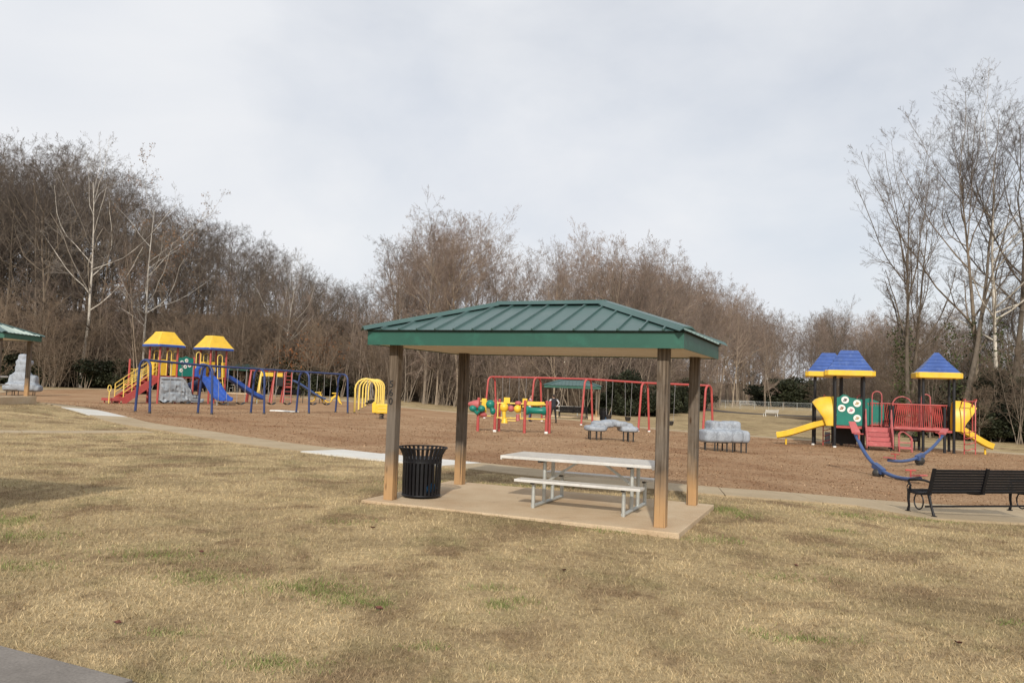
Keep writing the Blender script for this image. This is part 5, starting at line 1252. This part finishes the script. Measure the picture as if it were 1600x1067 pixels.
def tree_meshes(levels, split, mt, mc, name):
    out = []
    for part_, rng_, m_ in (('trunk', range(0, split), mt), ('crown', range(split, len(levels)), mc)):
        Vs, Fs, o = [], [], 0
        for lv in rng_:
            V, Fq = tubes_np(levels[lv][0], levels[lv][1], [7, 5, 4, 3, 3][lv]); Vs.append(V); Fs.append(Fq + o); o += len(V)
        out.append(np_mesh(part_, np.concatenate(Vs), np.concatenate(Fs), m_, True))
    return out
def leaf_mesh(name, C, size, mat, rg, shade=None):
    n = len(C); a = rg.normal(0, 1, (n, 3)); a /= np.linalg.norm(a, axis=1)[:, None]; b = np.cross(a, rg.normal(0, 1, (n, 3))); b /= np.linalg.norm(b, axis=1)[:, None]; s = size * (.6 + .8 * rg.random(n))[:, None]
    V = np.stack([C - a * s, C - b * s * .5, C + a * s, C + b * s * .5], 1).reshape(-1, 3); me = np_mesh(name, V, np.arange(n * 4).reshape(-1, 4), mat)
    sh = rg.random(n) if shade is None else np.clip(shade + rg.normal(0, .15, n), 0, 1)
    at_ = me.attributes.new('shade', 'FLOAT', 'POINT'); at_.data.foreach_set('value', np.repeat(sh, 4).astype(np.float32)); return me

VAR = {}
def variant(key, levels, split, mt, mc, H): VAR.setdefault(key, []).append((tree_meshes(levels, split, mt, mc, key), float(np.percentile(np.concatenate([l[0][..., 2].ravel() for l in levels[1:]]), 99.3))))
for s_ in range(5):   # forest trees of the left wood
    variant('wood', gen_tree(100 + s_, 15, .17, [22, 9, 8, 6], [52, 46, 44, 42], [.36, .45, .42, .40], first=.16, twig=.0055, gnarl=.15, tropism=.22, up0=.45), 2, M['bark'], M['twig'], 18)
for s_ in range(5):   # slimmer, pinkish trees of the centre wood
    variant('thin', gen_tree(200 + s_, 12, .11, [20, 9, 8, 6], [46, 44, 42, 40], [.42, .45, .42, .40], first=.18, twig=.0048, gnarl=.13, tropism=.25, up0=.55), 2, M['tanbark'], M['tantwig'], 15)
for s_ in range(3):   # bare poles along the wood's edge
    variant('pole', gen_tree(300 + s_, 9, .05, [12, 7, 7], [34, 42, 42], [.26, .45, .45], first=.22, twig=.0045, gnarl=.13, tropism=.35, multi=2), 1, M['tanbark'], M['tantwig'], 9)
for s_ in range(4):   # brushwood
    variant('brush', gen_tree(400 + s_, 4.5, .026, [10, 7, 6], [44, 46, 44], [.42, .46, .45], first=.06, twig=.0045, gnarl=.2, tropism=.4, multi=6), 1, M['tanbark'], M['rusttwig'], 4.5)
for s_ in range(5):   # tall trees on the right
    variant('tall', gen_tree(500 + s_, 17, .20, [16, 11, 9, 7], [42, 42, 42, 40], [.44, .40, .40, .42], first=.33, twig=.004, gnarl=.09, tropism=.3, up0=1.1), 2, M['bark'], M['twig'], 20)
for s_ in range(2):
    variant('pale', gen_tree(600 + s_, 17, .16, [13, 9, 8, 6], [52, 46, 42, 40], [.42, .42, .40, .42], first=.30, twig=.005, gnarl=.12, tropism=.25, up0=.6), 2, M['palebark'], M['paletwig'], 20)

trnd = random.Random(77)
def put_tree(key, x, y, h, label, group=None, name='bare_tree', vi=None, lean=(0, 0), rz=None, dz=0, cat='tree'):
    L_ = VAR[key]; (mt, mc), H0 = L_[trnd.randrange(len(L_)) if vi is None else vi]
    t = thing(name, label, cat, (x, y, gz(x, y) - .05 + dz), 0, group); t.rotation_euler = (lean[0], lean[1], trnd.uniform(0, 6.28) if rz is None else rz)
    k = h / H0; t.scale = (k * trnd.uniform(.9, 1.12), k * trnd.uniform(.9, 1.12), k)
    obj('trunk', mt, None, t); obj('crown', mc, None, t); return t
# skyline: bearing (x/y) -> tangent of the elevation of the tree tops
SKY = [(-.75, .33), (-.653, .312), (-.60, .308), (-.547, .295), (-.49, .275), (-.43, .21), (-.37, .205), (-.33, .19), (-.29, .173), (-.26, .155), (-.225, .135), (-.17, .125), (-.147, .195), (-.098, .228), (-.05, .228), (0, .21), (.04, .192), (.082, .190), (.106, .21), (.163, .20), (.204, .178), (.245, .158), (.286, .132), (.327, .11), (.376, .105), (.41, .12), (.5, .12)]
def sky_h(x, y): return float(np.interp(x / y, [a for a, _ in SKY], [b for _, b in SKY])) * y + CAM_H - gz(x, y)
def scatter(n, fx, fy, mind, seed, ok=lambda x, y: True):
    rd = random.Random(seed); o = []; tries = 0
    while len(o) < n and tries < n * 60:
        tries += 1; x, y = rd.uniform(*fx), rd.uniform(*fy)
        if ok(x, y) and all((x - a) ** 2 + (y - b) ** 2 > mind ** 2 for a, b in o): o.append((x, y))
    return o
front_l = lambda x: 77.5 + 1.5 * math.sin(x * .3) if x < -12 else 77.5
front_c = lambda x: 76 + max(0, x + 4) * .35 + max(0, x - 14) * 2.2
LM = [(-.62, 'behind the shelter at the left edge'), (-.545, 'left of the tall leaning pale tree'), (-.50, 'around the tall leaning pale tree'), (-.44, 'behind the left yellow roofed tower'), (-.375, 'behind the right yellow roofed tower'), (-.31, 'above the long blue slide'), (-.25, 'behind the middle of the blue swings'), (-.19, 'behind the yellow sand diggers'), (-.14, 'above the yellow arches'), (-.09, 'behind the shelter roof\'s left end'), (-.03, 'above the left end of the shelter ridge'), (.03, 'above the middle of the shelter ridge'), (.09, 'above the right part of the shelter ridge'), (.15, 'behind the baby swings'), (.21, 'above the right slope of the shelter roof'), (.28, 'right of the shelter roof'), (.335, 'left of the distant shelter'), (.37, 'around the distant shelter'), (.42, 'above the left slide of the right play structure'), (.47, 'behind the joined blue roofs'), (.52, 'behind the red bridge'), (.58, 'behind the single blue roof'), (9, 'at the right edge')]
def where(x, y):
    for b, tx_ in LM:
        if x / y < b: return tx_
for (x, y) in scatter(120, (-80, -13), (78, 112), 2.0, 1, lambda x, y: y > front_l(x) + 1 and -.76 < x / y < -.14):
    h = sky_h(x, y) * trnd.uniform(.78, 1.0) * (1 if y > 84 else .9)
    if h > 4: put_tree('wood', x, y, h, ('bare grey tree in front, ' if y < 86 else 'bare grey tree further back, ') + where(x, y), 'trees of the left wood', 'woodland_tree')
for (x, y) in scatter(100, (-15, 46), (75, 150), 1.7, 2, lambda x, y: front_c(x) + 1 < y < front_c(x) + 26 and -.16 < x / y < .34):
    h = sky_h(x, y) * trnd.uniform(.70, 1.0)
    if h > 3: put_tree('thin', x, y, h, ('slim bare tan tree in front, ' if y < front_c(x) + 10 else 'slim bare tan tree further back, ') + where(x, y), 'trees of the middle wood', 'slim_tree')
for (x, y) in scatter(130, (-18, 40), (74, 140), .8, 3, lambda x, y: front_c(x) - 1 < y < front_c(x) + 9 and -.23 < x / y < .31):
    put_tree('pole', x, y, trnd.uniform(6, 11), 'thin leafless sapling, wood edge ' + where(x, y), 'saplings edging the middle wood', 'sapling')
for (x, y) in scatter(60, (-75, -14), (77, 96), 1.2, 31, lambda x, y: front_l(x) < y < front_l(x) + 14 and -.75 < x / y < -.16):
    put_tree('pole', x, y, min(trnd.uniform(8, 14), .8 * sky_h(x, y)), 'thin leafless sapling in the left wood ' + where(x, y), 'saplings in the left wood', 'sapling')
for (x, y) in scatter(130, (-75, -12), (74, 96), 1.15, 4, lambda x, y: front_l(x) - 2.2 < y < front_l(x) + 14 and x / y > -.75):
    put_tree('brush', x, y, min(trnd.uniform(5, 10), .7 * sky_h(x, y)), 'bare tangled brush, wood edge ' + where(x, y), 'brush along the left wood', 'brush', cat='bush')
for (x, y) in scatter(110, (-14, 40), (74, 145), .9, 5, lambda x, y: front_c(x) + 1 < y < front_c(x) + 14 and -.2 < x / y < .33):
    put_tree('brush', x, y, trnd.uniform(3.5, 8), 'bare brown brush under trees ' + where(x, y), 'brush under the middle wood', 'brush', cat='bush')
# far trees beyond the field
for (x, y) in scatter(90, (40, 130), (165, 275), 3.5, 6, lambda x, y: .30 < x / y < .60 and y > 215 - (x - 60) * .3):
    put_tree('thin', x, y, sky_h(x, y) * trnd.uniform(.75, 1.02), 'distant bare tree ' + where(x, y), 'far trees behind the field', 'distant_tree')
for (x, y) in scatter(45, (-98, -18), (104, 132), 2.6, 41, lambda x, y: -.76 < x / y < -.17):
    put_tree('wood', x, y, max(2.5, sky_h(x, y) * trnd.uniform(.86, 1.0)), 'bare tree high on the bank, ' + where(x, y), 'trees of the left wood', 'woodland_tree')
for (x, y) in scatter(34, (44, 90), (180, 275), 3.5, 43, lambda x, y: .235 < x / y < .34):
    put_tree('thin', x, y, sky_h(x, y) * trnd.uniform(.75, 1.0), 'distant bare tree ' + where(x, y), 'far trees behind the field', 'distant_tree')
# individual trees that stand out
put_tree('pale', -43.0, 78.6, 26.5, 'tall leaning pale barked tree left of the towers with forked bare crown', vi=0, lean=(0, R_(5)), rz=1.0, name='pale_tree')
syc = put_tree('pale', -36.9, 78.8, 24.0, 'pale sycamore with withered brown leaves above the left tower', vi=1, lean=(0, R_(-1)), rz=2.2, name='sycamore_tree')
put_tree('pale', -23.2, 80, 14.5, 'slender pale tree with a spotty crown right of the second tower', vi=0, rz=4.0, name='pale_tree')
put_tree('pole', -36.5, 77.2, 15, 'straight pale sapling rising right of the left tower', vi=0, rz=.3, name='sapling')
put_tree('thin', -8.4, 76.5, 18.5, 'broadest bare tree rising left of the shelter ridge', vi=0, rz=.8)
put_tree('thin', -5.0, 77, 19.8, 'tallest bare tree behind the left end of the shelter roof', vi=1, rz=2.8)
put_tree('thin', 10.8, 84, 19.5, 'tall slim bare tree behind the right half of the shelter ridge', vi=3, rz=1.5)
RT = [(25.9, 51, 20.0, 'leftmost tall bare tree of the right group, leaning left', 'tall', 0, -6), (27.1, 53, 19.5, 'slim bare tree second from left in the right group', 'tall', 1, -4), (29.0, 50.5, 22.5, 'forked tall bare tree leaning left over the right play structure', 'tall', 2, -6), (30.7, 51.5, 24.0, 'straight dark trunked tall tree in the right group', 'tall', 3, -1.5), (31.6, 51.0, 24.5, 'pale trunked tall tree near the right edge', 'pale', 1, 1), (33.0, 51.5, 24.0, 'tall bare tree at the right edge of the view', 'tall', 4, 2)]
for (x, y, h, lb, key, vi, le) in RT: put_tree(key, x, y, h, lb, vi=vi, lean=(0, R_(le)), rz=vi * 1.3 + .4, name='tall_tree').scale[0] *= 1.22
for (x, y) in scatter(26, (30, 66), (52, 95), 2.6, 8, lambda x, y: x > 29 + .08 * y): put_tree('tall', x, y, trnd.uniform(9, 15), 'bare tree in the right wood ' + where(x, y), 'trees of the right wood')
for (x, y) in scatter(80, (26, 46), (46, 75), .8, 9, lambda x, y: x > 23.5 + .06 * y): put_tree('brush', x, y, trnd.uniform(3.5, 9.0), 'bare brush, right hand wood, ' + where(x, y), 'brush in the right wood', 'brush', cat='bush')
for (x, y) in scatter(26, (25.5, 60), (54, 130), 1.6, 10, lambda x, y: .40 < x / y < .50): put_tree('pole', x, y, trnd.uniform(5, 9), 'thin sapling by right wood, ' + where(x, y), 'saplings by the right wood', 'sapling')
# withered leaves on the sycamore
def tip_points(levels, lv): return levels[lv][0][:, -1]
lv = gen_tree(601, 17, .16, [13, 9, 8, 6], [52, 46, 42, 40], [.42, .42, .40, .42], first=.30, twig=.005, gnarl=.12, tropism=.25, up0=.6)
rgl = np.random.default_rng(9); tp = tip_points(lv, 4); tp = tp[(tp[:, 2] > 9) & (rgl.random(len(tp)) < .35)]
obj('withered_leaves', leaf_mesh('withered_leaves', tp + rgl.normal(0, .1, tp.shape), .075, M['deadleaf'], rgl), None, syc)

# ---------------------------------------------------------------- evergreen shrubs and ivy
SHV = []
for s_ in range(4):
    rg = np.random.default_rng(700 + s_); C = []; S = []
    for k in range(16):
        c = np.array([rg.normal(0, .55), rg.normal(0, .55), rg.uniform(.35, 1.6)]); r = rg.uniform(.35, .65); n = 520
        d = rg.normal(0, 1, (n, 3)); d /= np.linalg.norm(d, axis=1)[:, None]; rad = r * (.55 + .5 * rg.random(n) ** .5)[:, None]; q = c + d * rad * np.array([1, 1, .85]); C.append(q); S.append(.45 + rg.normal(0, .2) + .0 * d[:, 2])
    C = np.concatenate(C); S = np.concatenate([np.full(520, float(np.mean(x))) for x in S]); keep = C[:, 2] > .02; SHV.append((leaf_mesh('foliage', C[keep], .075, M['evergreen'], rg, S[keep]), rg))
stem_me = None
lvS = gen_tree(750, 1.8, .03, [8, 5], [35, 35], [.5, .45], first=.1, twig=.006, multi=4)
Vs, Fs, o_ = [], [], 0
for q in range(3):
    V_, F_ = tubes_np(lvS[q][0], lvS[q][1], 4); Vs.append(V_); Fs.append(F_ + o_); o_ += len(V_)
stem_me = np_mesh('stem', np.concatenate(Vs), np.concatenate(Fs), M['bark'], True)
def shrub(x, y, w_, h, label, group, vi=None):
    t = thing('evergreen_shrub', label, 'shrub', (x, y, gz(x, y)), trnd.uniform(0, 6.28), group); t.scale = (w_ / 2.2, w_ / 2.2, h / 2.2)
    obj('foliage', SHV[trnd.randrange(4) if vi is None else vi][0], None, t); obj('stem', stem_me, None, t)
for (x, y) in scatter(40, (-62, -17), (76, 86), 1.5, 20, lambda x, y: front_l(x) < y < front_l(x) + 5 and (x < -38 or (-34 < x < -28) or -24.5 < x < -17)): shrub(x, y, trnd.uniform(3, 4.6), trnd.uniform(2.6, 4.4), 'dark evergreen shrub along the wood edge ' + where(x, y), 'evergreen shrubs below the left wood')
for (x, y) in scatter(17, (9, 30), (78, 128), 1.5, 21, lambda x, y: front_c(x) - 3 < y < front_c(x) + 3 and .105 < x / y < .24): shrub(x, y, trnd.uniform(2.6, 4.2), trnd.uniform(2.6, 5.2), 'dark evergreen shrub, middle wood, ' + where(x, y), 'evergreen shrubs below the middle wood')
for (x, y) in scatter(30, (27.2, 40), (47, 60), 1.2, 22, lambda x, y: x > 23.8 + .08 * y): shrub(x, y, trnd.uniform(2.4, 3.8), trnd.uniform(2.4, 4.8), 'dense evergreen shrub by right wood, ' + where(x, y), 'evergreen shrubs at the right edge')
for (x, y) in scatter(16, (50, 105), (200, 232), 4, 23, lambda x, y: .32 < x / y < .50): shrub(x, y, trnd.uniform(7, 10), trnd.uniform(5, 9), 'dark evergreen, far field edge, ' + where(x, y), 'evergreens at the far field edge')
# ivy climbing the right hand trunks
rg = np.random.default_rng(31)
for i, (x, y, h, lb, key, vi, le) in enumerate(RT):
    n = 900; zz_ = rg.random(n) ** 1.4 * rg.uniform(4.5, 8.5); th = rg.random(n) * 6.28; rad = .2 + np.abs(rg.normal(0, .28, n)) * (1 + .5 * np.sin(zz_ * 2 + i)); C = np.stack([rad * np.cos(th) + zz_ * math.tan(R_(le)), rad * np.sin(th), zz_], 1)
    o = obj('ivy', leaf_mesh('ivy', C, .085, M['ivy'], rg), None, None, (x, y, gz(x, y))); tag(o, ['green ivy clinging to the leftmost tall tree of the right group', 'green ivy on the second tall tree of the right group', 'green ivy on the forked tree leaning over the right play structure', 'green ivy on the straight dark trunk of the right group', 'green ivy on the pale trunk near the right edge', 'green ivy on the tree at the right edge'][i], 'ivy', 'ivy on the right hand trees')
# a spray of orange leaves low in the left wood
for (x, y, z, lb) in ((-22.0, 78.5, 3.2, 'orange leaved young tree low in the wood right of the towers'), (-19.5, 79.5, 4.2, 'rust leaved young tree low in the wood left of the yellow arches')):
    n = 700; C = rg.normal(0, 1, (n, 3)) * np.array([1.3, 1.0, 1.2]) + np.array([0, 0, z]); t = thing('autumn_sapling', lb, 'tree', (x, y, gz(x, y))); obj('foliage', leaf_mesh('foliage', C, .13, M['orangeleaf'], rg), None, t)
    (mt, mc), H0 = VAR['pole'][0]; q = obj('trunk', mt, None, t); q.scale = (.6, .6, .6)
# brown oak and leaf litter drift at the wood's foot is part of the lawn sheet
